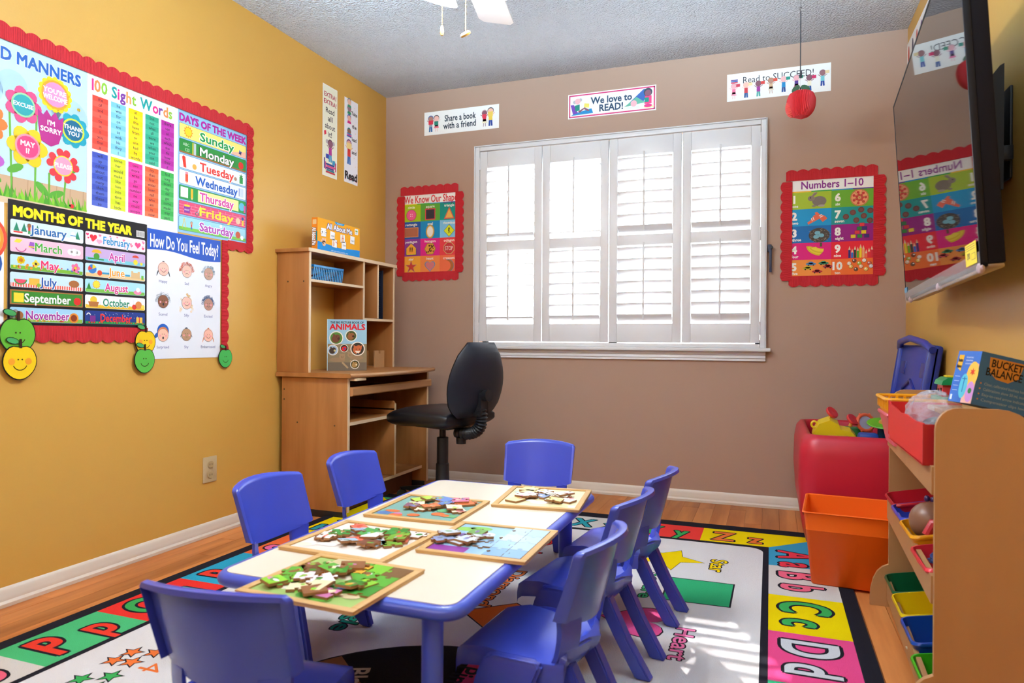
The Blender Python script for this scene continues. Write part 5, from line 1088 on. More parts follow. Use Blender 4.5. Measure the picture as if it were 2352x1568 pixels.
# big picture book
def d_book(p, w, h):
    p.rect(0, 0, w, h*.5, '#8f8062', 2); p.rect(0, h*.47, w, h*.52, '#93845f', 2.5); p.rect(0, 0, w, h*.16, '#76695a', 3); p.rect(0, 0, w*.018, h, '#b8dcec', 6)
    p.text('THE BIG PICTURE BOOK OF', w*.5, h*.94, .0165, '#1f2f4a', bold=.03, fit=w*.84, h=4); p.text('ANIMALS', w*.51, h*.855, .05, '#d8202e', bold=.04, fit=w*.9, upf=.85, h=4)
    for x, y, r, pl in ((.23, .635, .172, ('#5a8a3a', '#7a4a32', '#5a3426')), (.605, .68, .145, ('#4a5a2a', '#9a6238', '#4a2a20')), (.145, .40, .135, ('#a8c0d8', '#4a3a30', '#c8c088')), (.43, .435, .10, ('#2a2a22', '#e02a28', '#5a4a9a')), (.77, .425, .18, ('#3a342a', '#c8693a', '#f0e4d4')), (.70, .12, .115, ('#4a4a2a', '#b08a50', '#e8d8b0'))):
        X, Y, R_ = w*x, h*y, w*r; p.circ(X, Y, R_*1.02, '#f0e8dc', h=4, n=28); p.circ(X, Y, R_*.88, pl[0], h=5, n=28)
        p.circ(X-R_*.1, Y-R_*.15, R_*.58, pl[1], h=6); p.circ(X+R_*.15, Y+R_*.1, R_*.42, pl[1], h=7)
        if pl[1] == '#c8693a': p.poly([(X-R_*.6, Y+R_*.6), (X-R_*.5, Y), (X-R_*.05, Y+R_*.2)], pl[1], 8); p.poly([(X+R_*.7, Y+R_*.6), (X+R_*.5, Y), (X+R_*.1, Y+R_*.2)], pl[1], 8); p.poly([(X-R_*.4, Y-R_*.3), (X+R_*.4, Y-R_*.3), (X, Y-R_*.8)], pl[2], 8); p.circ(X, Y-R_*.7, R_*.1, '#222222', h=9); p.circ(X-R_*.2, Y-R_*.05, R_*.06, '#222222', h=9); p.circ(X+R_*.25, Y-R_*.05, R_*.06, '#222222', h=9)
        elif pl[1] == '#e02a28': p.circ(X+R_*.1, Y-R_*.1, R_*.25, pl[2], h=8)
        else: p.circ(X+R_*.35, Y-R_*.1, R_*.2, pl[2], h=8); p.circ(X-R_*.35, Y+R_*.45, R_*.16, pl[1], h=7); p.circ(X+R_*.02, Y+R_*.15, R_*.05, '#1a1a1a', h=9)
    for X, Y, s in ((.38, .27, 1), (.58, .31, .9)):
        p.circ(w*X+w*(.18*s if s < 1 else -.12), h*Y-h*.06, w*.2*s, '#a08464', ry=h*.045*s, h=3.2); p.circ(w*X, h*Y, w*.075*s, '#a88a68', h=3.6, ry=h*.06*s); p.circ(w*X-.011, h*Y+.013, .004, '#a88a68', h=3.7); p.circ(w*X+.011, h*Y+.013, .004, '#a88a68', h=3.7); p.line(w*X-.005, h*Y+.003, w*X-.003, h*Y-.008, .0015, '#5a4436', 3.8); p.line(w*X+.005, h*Y+.003, w*X+.003, h*Y-.008, .0015, '#5a4436', 3.8); p.line(w*X, h*Y-.03, w*X+.03, h*Y-.06, .009, '#b09470', 3.5)
def d_spine(p, w, h): p.text('ANIMALS', w*.5, h*.42, .011, '#f2e8e0', bold=.04, rot=-R90, fit=h*.17, h=2)
bt = boxthing('picture_book', 'large upright Big Picture Book of Animals on the desk', 'book', .205, .012, .272, (.152, -.838, .7120), .62, '#a81c2a', {'f': ('#9cc8dc', d_book), 'l': ('#b81c2c', d_spine)})
bt.rotation_euler = (-.05, 0, .62)
MB().box((.003, .002, .003), (.2035, .0100, .2705)).build('page_block', cm('pages', '#e8e0d0'), parent=bt)
# wooden bookend box
t = thing('wooden_holder', 'plain wooden holder with a notch, right of the animal book', 'holder', (.13, -.34, .712))
b = MB(); b.prism([(-.375, .712), (-.268, .712), (-.268, .812), (-.312, .812), (-.312, .795), (-.332, .795), (-.332, .812), (-.375, .812)], .150, .158, 'x'); b.build('front_board', cm('pale_birch', '#c69a6a', .5), parent=t, world=True)
b = MB(); b.prism([(-.40, .712), (-.268, .712), (-.268, .81), (-.318, .815), (-.335, .83), (-.338, .88), (-.35, .895), (-.40, .898)], .04, .048, 'x'); b.build('back_board', M['beech'], parent=t, world=True)
MB().box((.048, -.375, .712), (.150, -.268, .72)).build('bottom_board', M['beech'], parent=t, world=True)
# ------------------------------------------------------------------ office chair
OX, OY, OA = .745, -.665, math.radians(162)
oc = thing('office_chair', 'black office task chair turned to the desk, under the window', 'chair', (OX, OY, 0), OA-R90)   # local +y = front
L_ = M['leather']; K_ = M['black']
b = MB()
def seatf(u, k, top):
    t_ = k/10; y = -.20+.43*t_; hw = .215*(1-.16*(2*t_-1)**4)*(1-.0*t_)
    e_ = (1-abs(u)**3.2)*(1-abs(2*t_-1)**5); z = .500+.036*e_**.5-.014*max(0, t_-.75)*4
    if not top: z = .476-.044*e_**.4-(.014*max(0, t_-.6)*2.5)
    return (u*hw, y, z)
uu = [math.sin(PI/2*i/7) for i in range(-7, 8)]
b.shell(lambda u, k: seatf(u, k, True), lambda u, k: seatf(u, k, False), uu, [0, .1, .4, 1, 2, 3, 4, 5, 6, 7, 8, 9, 9.6, 9.9, 10]); b.build('seat', L_, parent=oc, sharp=70)
# backrest: tapered cushion on a plastic shell
def bk(u, k, d):
    v = k/12; z = .492+.375*v; hw = (.150+.055*math.sin(PI*min(1, v*1.1))-.018*v*v)*(1-.30*max(0, v-.88)/.12)*(1-.25*max(0, .12-v)/.12)
    y = -.205-.055*v+.03*math.sin(PI*v)*(1-abs(u)**2)*.0
    e_ = (1-abs(u)**3)*(1-abs(2*v-1)**7)
    return (u*hw, y+(.055*e_+.008 if d == 0 else -.004 if d == 1 else -.042*e_-.008), z)
b = MB(); b.shell(lambda u, k: bk(u, k, 0), lambda u, k: bk(u, k, 1), uu, list(range(13))); b.build('back_cushion', L_, parent=oc, sharp=70)
b = MB(); b.shell(lambda u, k: tuple(a*c for a, c in zip(bk(u, k, 1), (1.03, 1, 1))), lambda u, k: bk(u, k, 2), uu, list(range(13))); b.build('back_shell', cm('shell_plastic', '#131a28', .5), parent=oc, sharp=70)
b = MB(); b.cyl((0, -.245, .60), (0, -.315, .605), .026, .030, 12); b.build('adjust_knob', K_, parent=oc)
b = MB(); b.prism([(-.03, .50), (.03, .50), (.022, .63), (-.022, .63)], -.285, -.235, 'y'); b.build('back_bracket', K_, parent=oc)
pth = []; rad = []
for i in range(61):
    s_ = i/60; a = PI*.0+s_*PI*.52
    y = -.262-.012+.0; 
    P0, P1, P2, P3 = Vector((0, -.262, .53)), Vector((0, -.285, .44)), Vector((0, -.235, .395)), Vector((0, -.10, .405))
    q = (1-s_)**3*P0+3*(1-s_)**2*s_*P1+3*(1-s_)*s_*s_*P2+s_**3*P3; pth.append(q); rad.append(.027+.005*math.sin(s_*2*PI*15))
b = MB(); b.tube(pth, rad, 14); b.build('bellows_cover', K_, parent=oc, sharp=80)
b = MB(); b.box((-.09, -.12, .425), (.09, .12, .447), .008); b.build('seat_plate', K_, parent=oc)
b = MB(); b.cyl((.0, -.13, .40), (0, -.13, .36), .010, n=8); b.cyl((0, -.13, .382), (0, -.13, .352), .026, .026, 12); b.build('tension_knob', K_, parent=oc)
b = MB(); b.lathe([(.017, .43), (.017, .375), (.030, .372), (.030, .24), (.034, .235), (.036, .15), (.040, .14), (.042, .06), (.05, .055)], 18); b.build('gas_column', K_, parent=oc)
b = MB(); b.lathe([(.05, .055), (.055, .065), (.055, .095), (.045, .105)], 18); b.build('hub', K_, parent=oc)
for k in range(5):
    a = 2*PI*k/5+math.radians(13); r = .34
    b = MB(); pr_ = []
    for s_ in (0, .25, .5, .75, 1): rr_ = .04+s_*(r-.04); hw = .032-.012*s_; zt = .112-.03*s_-.016*s_*s_; zb = .062-.002*s_; pr_.append([(rr_, -hw, zb), (rr_, hw, zb), (rr_, hw*.75, zt), (rr_, -hw*.75, zt)])
    V = [(x*math.cos(a)-y*math.sin(a), x*math.sin(a)+y*math.cos(a), z) for q in pr_ for x, y, z in q]; Fs = [(0, 1, 2, 3), (19, 18, 17, 16)]
    for i in range(4):
        for j in range(4): Fs.append((4*i+j, 4*i+(j+1) % 4, 4*i+4+(j+1) % 4, 4*i+4+j))
    b.add(V, Fs); b.build('base_arm', K_, parent=oc)
    x, y = r*math.cos(a), r*math.sin(a)
    c = MB(); c.cyl((x-.016, y-.012, .026), (x-.005, y-.004, .026), .0255, n=16); c.cyl((x+.005, y+.004, .026), (x+.016, y+.012, .026), .0255, n=16); c.cyl((x, y, .03), (x, y, .062), .008, n=8); c.build('caster', K_, parent=oc)
# ------------------------------------------------------------------ wall outlet
t = thing('wall_outlet', 'beige double power outlet low on the yellow wall', 'outlet', (0, -1.495, .295))
iv = cm('ivory_plastic', '#c8b48c', .35); b = MB(); b.box((0, -1.535, .238), (.006, -1.455, .352), .003); b.build('cover_plate', iv, parent=t, world=True)
for z in (.272, .318):
    b = MB(); b.prism(circ(-1.495, z, .017, .0155, 16), .006, .010, 'x'); o = b.build('socket', cm('socket_ivory', '#b8a278', .35), parent=t, world=True)
    for dy in (-.006, .006): MB().box((.0101, -1.495+dy-.001, z-.004), (.0106, -1.495+dy+.001, z+.004)).build('slot', K_, parent=t, world=True)
# ------------------------------------------------------------------ hanging paper apple
ax, ay, az = 2.46, -.49, 1.965
t = thing('honeycomb_apple', 'red folded paper apple hanging from the ceiling on a dark cord', 'ornament', (ax, ay, az))
rd = cm('apple_paper', '#d8303a', .6); rd2 = cm('apple_paper_light', '#f0504a', .6, wave=(60, .8, 'Z'))
b = MB(); n = 14; V = []; ks = 12
us = list(range(n*4+1))
def apf(u, k):
    a = -PI*.62+PI*1.24*u/(n*4)+.2; z = -1+2*k/ks; r = .062*(1-abs(z)**2.6)**.55*(1+.10*z)*(1-.10*abs(math.sin(u*PI/4+PI/2))**.5*(1 if u % 4 in (1, 2, 3) else 0)); zz_ = .058*z-(.012*(1-z)**2*.25 if z < 0 else 0)+(.006 if z > .6 else 0)
    return (ax+r*math.sin(a)+.004, ay-r*math.cos(a), az+zz_)
b.surf(apf, us, list(range(ks+1))); b.build('apple_pleats', rd, parent=t, world=True, sharp=20)
b = MB(); b.prism([(x-.002, z) for x, z in [(ax-.030, az+.050), (ax-.038, az+.02), (ax-.034, az-.02), (ax-.018, az-.052), (ax+.006, az-.066), (ax+.0, az+.045)]], ay-.012, ay+.0, 'y'); b.build('apple_card', cm('grey_card', '#8a8a8c', .8), parent=t, world=True)
b = MB(); b.ball((ax-.034, az*0+ay+.005, az-.012), .040, 18, (.75, 1, 1.12)); b.build('apple_pleats', rd2, parent=t, world=True)
for s, d in ((-1, 0), (1, .0)):
    b = MB(); P = rot2(circ(ax+s*.020, az+.062, .021, .0125, 12), ax+s*.02, az+.062, -.5*s if s > 0 else -.6*s+.2); b.prism(P, ay-.03, ay-.026, 'y'); b.build('leaf', cm('leaf_green', '#2a5a3a', .5), parent=t, world=True)
MB().cyl((ax, ay-.004, az+.05), (ax, ay-.004, az+.075), .003, n=8).build('stem', cm('stem_brown', '#3a2a2a'), parent=t, world=True)
b = MB(); b.cyl((ax, ay, az+.07), (ax, ay, az+.125), .0006, n=6); b.build('thread', cm('thread', '#d8d8d8'), parent=t, world=True)
b = MB(); b.tube([(ax, ay, az+.12), (ax, ay, az+.425)], .0022, 8); b.tube([(ax-.004, ay, az+.135), (ax-.002, ay, az+.125), (ax+.003, ay, az+.118), (ax+.006, ay, az+.124), (ax, ay, az+.15)], .0028, 8); b.build('cord', cm('cord_dark', '#2a2f3a', .6), parent=t, world=True)
b = MB(); b.tube([(ax, ay, az+.425), (ax-.004, ay, az+.432), (ax-.003, ay, az+.442), (ax+.003, ay, az+.444), (ax+.004, ay, az+.436)], .0022, 8); b.cyl((ax, ay, az+.44), (ax, ay, H), .0015, n=6); b.build('ceiling_hook', M['metal'], parent=t, world=True)
# ------------------------------------------------------------------ television
P0 = Vector((2.769, -2.143, 1.044)); EX = Vector((2.841, -.803, 1.044))-P0; TWd = EX.length; EX.normalize()
EZ = Vector((-.05, 0, .773)).normalized(); EY = EZ.cross(EX).normalized()    # towards the wall
if EY.x < 0: EY = -EY
TH = .775
tv = thing('television', 'black flat television tilted on the right wall', 'television', P0)
def tvp(nm, a, c, m, bev=.003, par=None):
    b = MB(); T = Matrix((EX, EY, EZ)).transposed().to_4x4(); T.translation = P0; b.T = T; b.box(a, c, bev); return b.build(nm, m, parent=par or tv, world=True)
scr = mat('glossy_screen', '#050507', .03, .5, ior=2.3)
bz = mat('bezel_black', '#0a0d18', .5, .25)
tvp('screen', (.008, .001, .010), (TWd-.008, .010, TH-.008), scr, 0)
tvp('bezel', (0, 0, 0), (TWd, .014, .010), bz, .001); tvp('bezel', (0, 0, TH-.008), (TWd, .014, TH), bz, .001); tvp('bezel', (0, 0, 0), (.007, .014, TH), bz, .001); tvp('bezel', (TWd-.007, 0, 0), (TWd, .014, TH), bz, .001)
tvp('back_cover', (.004, .014, .006), (TWd-.004, .048, TH-.006), mat('tv_back', '#121018', .7, .15))
tvp('back_cover', (.62, .048, .06), (TWd-.2, .066, TH-.2), bpy.data.materials['tv_back'])
tvp('underside', (.006, .012, -.004), (TWd-.006, .046, .006), mat('wall_reflection_brown', '#8a7050', .3))  # shiny underside; the yellow wall's reflection is put into its brown colour
film = mat('clear_film', '#ffffff', .15, .6, alpha=.16)
tvp('protective_film', (.0, -.0022, -.012), (TWd, -.0008, .034), film, 0); tvp('protective_film', (.0, -.0015, -.004), (TWd, .012, -.0035), mat('clear_film_b', '#e8e0e8', .2, .6, alpha=.35), 0)
def ysk(p, w_, h_):
    p.rect(0, 0, w_, h_, '#f2d21a', 1); [p.line(.006, h_*(.9-.1*i), w_*.9, h_*(.9-.1*i), .0012, '#6a5a1a', 2) for i in range(3)]; p.text('$90', w_*.3, h_*.45, .02, '#222222', bold=.02, h=2); p.rect(w_*.55, h_*.2, w_*.9, h_*.5, '#5a4a1a', 2); p.rect(w_*.57, h_*.22, w_*.88, h_*.48, '#f2d21a', 3)
p = Print(); p.LS = .0002; ysk(p, .12, .05); o = p.build('yellow_label', M['card'], parent=tv, sharp=None); T = Matrix((-EX, -EY, EZ)).transposed()
T = Matrix((-EX, EY, EZ)).transposed().to_4x4(); 
o.matrix_local = Matrix.Translation(Vector(EX)*.135+EZ*.012-EY*.003) @ T
o['label'] = 'yellow printed sticker on the screen corner'
tvp('blue_tape', (TWd-.06, -.001, .030), (TWd+.012, .0, .050), mat('masking_tape_blue', '#5f9ab8', .7), 0)
tape = mat('wrinkled_tape', '#c8b0b8', .35, .6, bump=(120, .8, .004), alpha=.8)
for q in (.005, .42, .90):
    b = MB(); T2 = Matrix((EX, EY, EZ)).transposed().to_4x4(); T2.translation = P0; b.T = T2; b.ball((q*TWd+.01, .003, -.002), .016, 10, (1.3, .5, .8)); b.build('tape_bit', tape, parent=tv, world=True)
mt = thing('wall_mount', 'black steel television mount on the right wall', 'mount', (W-.02, -1.5, 1.4))
dm = mat('mount_steel', '#0f1a24', .5)
MB().box((W-.008, -1.62, 1.34), (W, -1.05, 1.60), .003).build('wall_plate', dm, parent=mt, world=True)
for y in (-1.66, -1.15):
    b = MB(); b.prism([(2.895, 1.30), (2.935, 1.30), (2.935, 1.645), (2.925, 1.64), (2.895, 1.60)], y-.012, y+.012, 'y'); b.build('mount_arm', dm, parent=mt, world=True)
    b = MB(); b.box((2.93, y-.01, 1.38), (W-.012, y+.01, 1.42), .002); b.build('mount_arm', dm, parent=mt, world=True)
# ------------------------------------------------------------------ ceiling fan
FX, FY = 1.42, -1.93
fan = thing('ceiling_fan', 'white ceiling fan with glowing glass shades and two pull chains', 'ceiling fan', (FX, FY, H))
wm = cm('fan_white', '#e8e8ec', .35)
b = MB(); b.lathe([(.07, H), (.075, H-.03), (.03, H-.06), (.014, H-.065), (.014, H-.15), (.05, H-.155)], 24, (0, 0, 0)); b.v = [Vector((v.x+FX, v.y+FY, v.z)) for v in b.v]; b.build('down_rod', wm, parent=fan, world=True)
b = MB(); b.lathe([(.05, 2.30), (.11, 2.285), (.125, 2.25), (.125, 2.19), (.10, 2.165), (.06, 2.155), (.055, 2.13), (.07, 2.115), (.07, 2.085), (.04, 2.07), (.0, 2.068)], 28, (FX, FY, 0)); b.build('motor_housing', wm, parent=fan, world=True)
for k in range(5):
    a = math.radians(101+72*k); b = MB(); P = [(.17, -.045), (.25, -.062), (.58, -.072), (.605, -.055), (.605, .055), (.58, .072), (.25, .062), (.17, .045)]
    ca, sa = math.cos(a), math.sin(a); b.T = Matrix.Translation((FX, FY, 2.150)) @ Matrix.Rotation(a, 4, 'Z') @ Matrix.Rotation(math.radians(11), 4, 'X'); b.prism(P, -.003, .003); b.build('blade', wm, parent=fan, world=True)
    b = MB(); b.T = Matrix.Translation((FX, FY, 2.150)) @ Matrix.Rotation(a, 4, 'Z'); b.box((.10, -.018, -.008), (.22, .018, -.003), .002); b.build('blade_iron', M['brass'], parent=fan, world=True)
gl = emit('frosted_shade_glow', '#fbfaff', 25.0)
LIGHT_E = 6.8
for k in range(4):
    a = math.radians(62+90*k); ca, sa = math.cos(a), math.sin(a)
    b = MB(); b.tube([(FX+.05*ca, FY+.05*sa, 2.10), (FX+.09*ca, FY+.09*sa, 2.10), (FX+.105*ca, FY+.105*sa, 2.085)], .009, 8); b.build('lamp_arm', wm, parent=fan, world=True)
    b = MB(); b.T = Matrix.Translation((FX+.105*ca, FY+.105*sa, 2.085)) @ Matrix.Rotation(a, 4, 'Z') @ Matrix.Rotation(math.radians(-22), 4, 'Y')
    b.lathe([(.022, .0), (.028, -.012), (.040, -.035), (.052, -.06), (.066, -.082), (.074, -.094), (.072, -.095), (.062, -.080), (.048, -.058), (.036, -.034), (.024, -.012), (.018, -.004)], 20); b.build('glass_shade', gl, parent=fan, world=True)
    lamp('fan_bulb', 'POINT', (FX+.15*ca, FY+.15*sa, 1.965), LIGHT_E, (1, 1, .90), shadow_soft_size=.045)
for (x, y, z, kind) in ((1.335, -1.895, 1.875, 0), (1.428, -1.915, 1.845, 1)):
    b = MB(); b.cyl((x, y, z), (x, y, 2.08), .0005, n=6); ch = b.build('pull_chain', M['brass'], parent=fan, world=True)
    b = MB(); zz_ = z+.02
    while zz_ < 2.08: b.ball((x, y, zz_), .0017, 6); zz_ += .0058
    b.build('chain_beads', M['brass'], parent=fan, world=True)['kind'] = 'stuff'
    b = MB()
    if kind == 0: b.lathe([(0, .022), (.003, .02), (.0055, .008), (.006, -.004), (.004, -.012), (0, -.013)], 14, (x, y, z))
    else: b.T = Matrix.Translation((x, y, z)) @ Matrix.Rotation(math.radians(-18), 4, 'Y') @ Matrix.Rotation(math.radians(35), 4, 'X'); b.lathe([(0, .008), (.012, .007), (.018, .002), (.016, -.004), (.006, -.007), (0, -.008)], 20)
    b.build('chain_pull', cm('pull_wood', '#c89a50', .35), parent=fan, world=True)
# ------------------------------------------------------------------ toy organiser
ox0, ox1, oy0, oy1 = 2.70, 2.945, -2.145, -1.325
sf = thing('toy_organizer', 'light plywood toy storage rack with three tiers of bins, on the right', 'storage rack', ((ox0+ox1)/2, (oy0+oy1)/2, 0))
def sidep(x0, x1, y0, y1, ztop, foot):
    P = [(x1, 0), (x1, ztop-.07)]
    P += [(x1-.07+.07*math.cos(a), ztop-.07+.07*math.sin(a)) for a in (R90*i/6 for i in range(1, 7))]
    P += [(x0+.045-.045*math.sin(a), ztop-.05+.05*math.cos(a)) for a in (R90*i/6 for i in range(7))]
    P += [(x0, .14)]
    if foot: P += [(x0-.055*math.sin(R90*i/5)**.9, .135-.115*(1-math.cos(R90*i/5))) for i in range(1, 6)]
    P += [(x0-(.055 if foot else 0), 0)]
    b = MB(); b.prism(P, y0, y1, 'y'); return b.build('side_panel', M['birch'], parent=sf, world=True)
sidep(ox0+.012, ox1, oy1, oy1+.014, .722, True); sidep(ox0-.018, ox1-.072, oy0-.014, oy0, .734, True)
MB().box((2.765, oy0, .688), (ox1-.075, oy1, .700), .001).build('top_board', M['birch'], parent=sf, world=True)
MB().box((ox1-.09, oy0, .05), (ox1-.078, oy1, .69), 0).build('back_board', M['birch'], parent=sf, world=True)
for zf, zb, nm in ((.568, .64, 'rail'), (.325, .37, 'rail'), (.058, .09, 'rail')):
    b = MB(); xf, xn = ox0+.006, ox0-.022; V = [(x+dx_, y, z) for dx_ in (0, .012) for (x, y) in ((xf, oy1), (xn, oy0)) for z in (zf-.03, zf+.032)]
    b.add(V, [(0, 1, 3, 2), (4, 6, 7, 5), (0, 2, 6, 4), (1, 5, 7, 3), (0, 4, 5, 1), (2, 3, 7, 6)]); b.build('front_rail', M['birch'], parent=sf, world=True)
    for q in range(5 if zf > .5 else 0): b = MB(); b.box((ox0+.03+q*.014, oy0, zf-.002+q*.003), (ox0+.038+q*.014, oy1, zf+.004+q*.003)); b.build('shelf_slat', M['birch'], parent=sf, world=True)
    b = MB(); b.cyl((ox1-.11, oy0, zb), (ox1-.11, oy1, zb), .008, n=10); b.build('back_rod', M['birch'], parent=sf, world=True)
# bins
def make_bin(col, label, x, y, z, wy=.185, dx=.20, h=.125, tilt=.20, name='storage_bin', group='plastic bins in the toy organizer', slots=False, rough=.3):
    t = thing(name, label, 'bin', (x, y, z), 0, group); m = cm('bin_'+col, col, rough)
    b = MB(); r = .022; rin = []
    lv = [(1, 0, 1), (1.0, -.006, 1.03), (1, -.012, 1.0), (.97, -.012, .985), (.84, -h, .88), (.83, -h+.004, .86), (.96, -.008, .965), (.965, 0, .97)]
    rings = []
    for i, (s, dz, s2) in enumerate(lv):
        hx, hy = dx/2*s2 if i in (0, 1, 2) else dx/2*s, wy/2*(s2 if i in (0, 1, 2) else s)
        rings.append([(u, v, dz) for u, v in rrp(-hx, -hy, hx, hy, r*(1 if i < 4 or i > 5 else .8), 5)])
    order_ = [4, 3, 2, 1, 0, 7, 6, 5]; rg = [rings[i] for i in order_]; N = len(rg[0]); V = [q for a in rg for q in a]; Fs = [list(range(N))[::-1], [7*N+j for j in range(N)]]
    for i in range(7):
        for j in range(N): Fs.append((i*N+j, i*N+(j+1) % N, (i+1)*N+(j+1) % N, (i+1)*N+j))
    b.add(V, Fs); o = b.build('bin_body', m, parent=t, sharp=55); t.rotation_euler = (0, -tilt*0, 0); t.rotation_euler = (0, tilt*-1, 0)
    return t
BX = 2.775
ZM, ZL = .388, .118
make_bin('#c41f30', 'red bin at the far end of the middle tier', BX+.02, -1.425, ZM+.012)
make_bin('#3448c0', 'dark blue bin second from the far end of the middle tier', BX+.012, -1.60, ZM+.010)
make_bin('#eea414', 'amber yellow bin holding a brown ball, middle tier', BX+.006, -1.79, ZM+.008)
make_bin('#d82c3c', 'red bin with blue cloth, nearest in the middle tier', BX-.004, -2.02, ZM-.006, wy=.2)
make_bin('#0c5a34', 'dark green empty bin at the far end of the bottom tier', BX+.02, -1.425, ZL+.012)
make_bin('#e8c60c', 'lemon yellow empty bin on the bottom tier', BX+.012, -1.62, ZL+.012)
make_bin('#1148a8', 'royal blue bin with crayons on the bottom tier', BX+.006, -1.815, ZL+.012)
make_bin('#3cb41a', 'lime green bin at the near end of the bottom tier', BX-.004, -2.03, ZL-.006, wy=.2)
make_bin('#e06070', 'pink bin at the far end of the top tier, under the yellow basket', BX-.01, -1.47, .668, wy=.22, dx=.19, h=.10, tilt=.06)
# yellow slotted basket nested in the pink bin
t = thing('slotted_basket', 'amber slotted basket nested in the pink bin on the top tier', 'basket', (BX-.01, -1.475, .70)); ya = cm('amber_plastic', '#eea214', .3)
b = MB(); rim = [(BX-.01+u, -1.475+v, .706) for u, v in rrp(-.098, -.11, .098, .11, .02, 5)]; b.tube(rim, .0055, 8, closed=True); b.build('rim', ya, parent=t, world=True)
b = MB(); lo_ = rrp(-.086, -.098, .086, .098, .02, 5); hi = rrp(-.095, -.107, .095, .107, .02, 5); N = len(hi)
b.add([(BX-.01+u, -1.475+v, .676) for u, v in [(u*.97, v*.97) for u, v in hi]]+[(BX-.01+u, -1.475+v, .648) for u, v in lo_], [(j, (j+1) % N, N+(j+1) % N, N+j) for j in range(N)]+[[N+j for j in range(N)]]); b.build('basket_body', ya, parent=t, world=True)
for k in range(36):
    s = k/36; per = 2*(.19+.214); d_ = s*per
    if d_ < .19: u, v = -.095+d_, -.107
    elif d_ < .404: u, v = .095, -.107+(d_-.19)
    elif d_ < .594: u, v = .095-(d_-.404), .107
    else: u, v = -.095, .107-(d_-.594)
    b = MB(); b.box((BX-.01+u*.985-.0035, -1.475+v*.985-.0035, .674), (BX-.01+u*.985+.0035, -1.475+v*.985+.0035, .704)); b.build('basket_slat', ya, parent=t, world=True)
# red paper-board tray near the camera, top tier
t = thing('cardboard_tray', 'bright red open cardboard tray on the top tier, nearest the camera', 'tray', (2.77, -1.87, .60)); rc = cm('red_board', '#dc2424', .4)
fx = 2.665
b = MB(); b.prism([(-2.115, .600), (-1.66, .600), (-1.625, .625), (-1.625, .708), (-1.66, .700), (-1.74, .697), (-1.82, .690), (-1.90, .694), (-2.02, .690), (-2.115, .694)], fx, fx+.004, 'x'); b.build('front_wall', rc, parent=t, world=True)
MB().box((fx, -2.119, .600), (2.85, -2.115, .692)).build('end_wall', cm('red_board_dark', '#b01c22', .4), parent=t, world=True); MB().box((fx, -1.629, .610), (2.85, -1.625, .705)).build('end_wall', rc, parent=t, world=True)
MB().box((fx, -2.115, .598), (2.85, -1.629, .602)).build('base', rc, parent=t, world=True); MB().box((2.846, -2.115, .60), (2.85, -1.629, .685)).build('back_wall', rc, parent=t, world=True)
# clear plastic bag with dark things
bagm = mat('clear_bag', '#d8dfee', .10, .9, alpha=.30, bump=(38, .9, .02))
t = thing('plastic_bag', 'crumpled clear plastic bag of dark pieces lying in the red tray', 'bag', (2.735, -1.83, .62))
def blob(c, r, sc, seed, n=28, amp=.16, T=None, k2=16):
    rnd = random.Random(seed); ph = [(rnd.uniform(2, 6), rnd.uniform(0, 6.28), rnd.uniform(1, 5), rnd.uniform(0, 6.28)) for _ in range(7)]; V = []; Fs = []
    for i in range(k2+1):
        a = PI*i/k2-PI/2
        for j in range(n):
            th = 2*PI*j/n; q = 1+amp*sum(abs(math.sin(f1*th*.5*2//1*1+p1+f2*a+p2))-.6 for f1, p1, f2, p2 in [(round(x[0]), x[1], x[2], x[3]) for x in ph])/2.6
            V.append((c[0]+r*q*sc[0]*math.cos(a)*math.cos(th), c[1]+r*q*sc[1]*math.cos(a)*math.sin(th), c[2]+r*q*sc[2]*math.sin(a)))
    for i in range(k2):
        for j in range(n): Fs.append((i*n+j, i*n+(j+1) % n, (i+1)*n+(j+1) % n, (i+1)*n+j))
    b = MB(); b.add(V, Fs); return b
blob((2.742, -1.83, .680), .088, (.72, 1.35, .78), 5, amp=.13).build('bag_film', bagm, parent=t, world=True, sharp=14)
blob((2.75, -1.90, .655), .055, (.9, 1.5, .6), 9, amp=.3).build('dark_contents', cm('dark_bits', '#14161f', .4), parent=t, world=True, sharp=20)
b = MB(); b.cyl((2.688, -1.755, .665), (2.70, -1.80, .640), .0035, n=8); b.build('marker', cm('purple_pen', '#a03a9a', .35), label='thin purple pen beside the plastic bag', category='pen')
# contents of bins
b = MB(); b.ball((2.745, -1.785, .398), .052, 24); b.build('toy_ball', cm('brown_ball', '#8a6048', .35, bump=(60, .3, .002)), label='brown toy ball in the amber bin', category='ball')
t = thing('bead_string', 'purple bead string lying over the brown ball', 'toy', (2.80, -1.74, .44)); 
for i in range(7): b = MB(); b.ball((2.748+.014*i, -1.722-.004*i, .446-.002*i), .0095, 12, (.8, 1, 1)); b.build('bead', cm('purple_bead', '#46306a', .3), parent=t, world=True)
t = thing('toy_gripper', 'red plastic toy handle sticking out of the amber bin', 'toy', (2.745, -1.88, .39))
b = MB(); b.tube([(2.72, -1.87, .38), (2.735, -1.865, .41), (2.77, -1.88, .415), (2.80, -1.90, .41)], [.012, .013, .012, .011], 10); b.build('handle', cm('toy_red', '#c8303c', .3), parent=t, world=True); b = MB(); b.tube([(2.735, -1.885, .375), (2.76, -1.90, .385), (2.80, -1.91, .385)], .008, 8); b.build('lower_grip', cm('toy_tan', '#a8744a', .4), parent=t, world=True)
blob((2.76, -2.02, .362), .05, (1.1, 1.1, .4), 3, amp=.3).build('cloth', cm('blue_cloth', '#1a2f6a', .8), sharp=20, label='crumpled blue cloth in the nearest red bin', category='cloth')
random.seed(17)
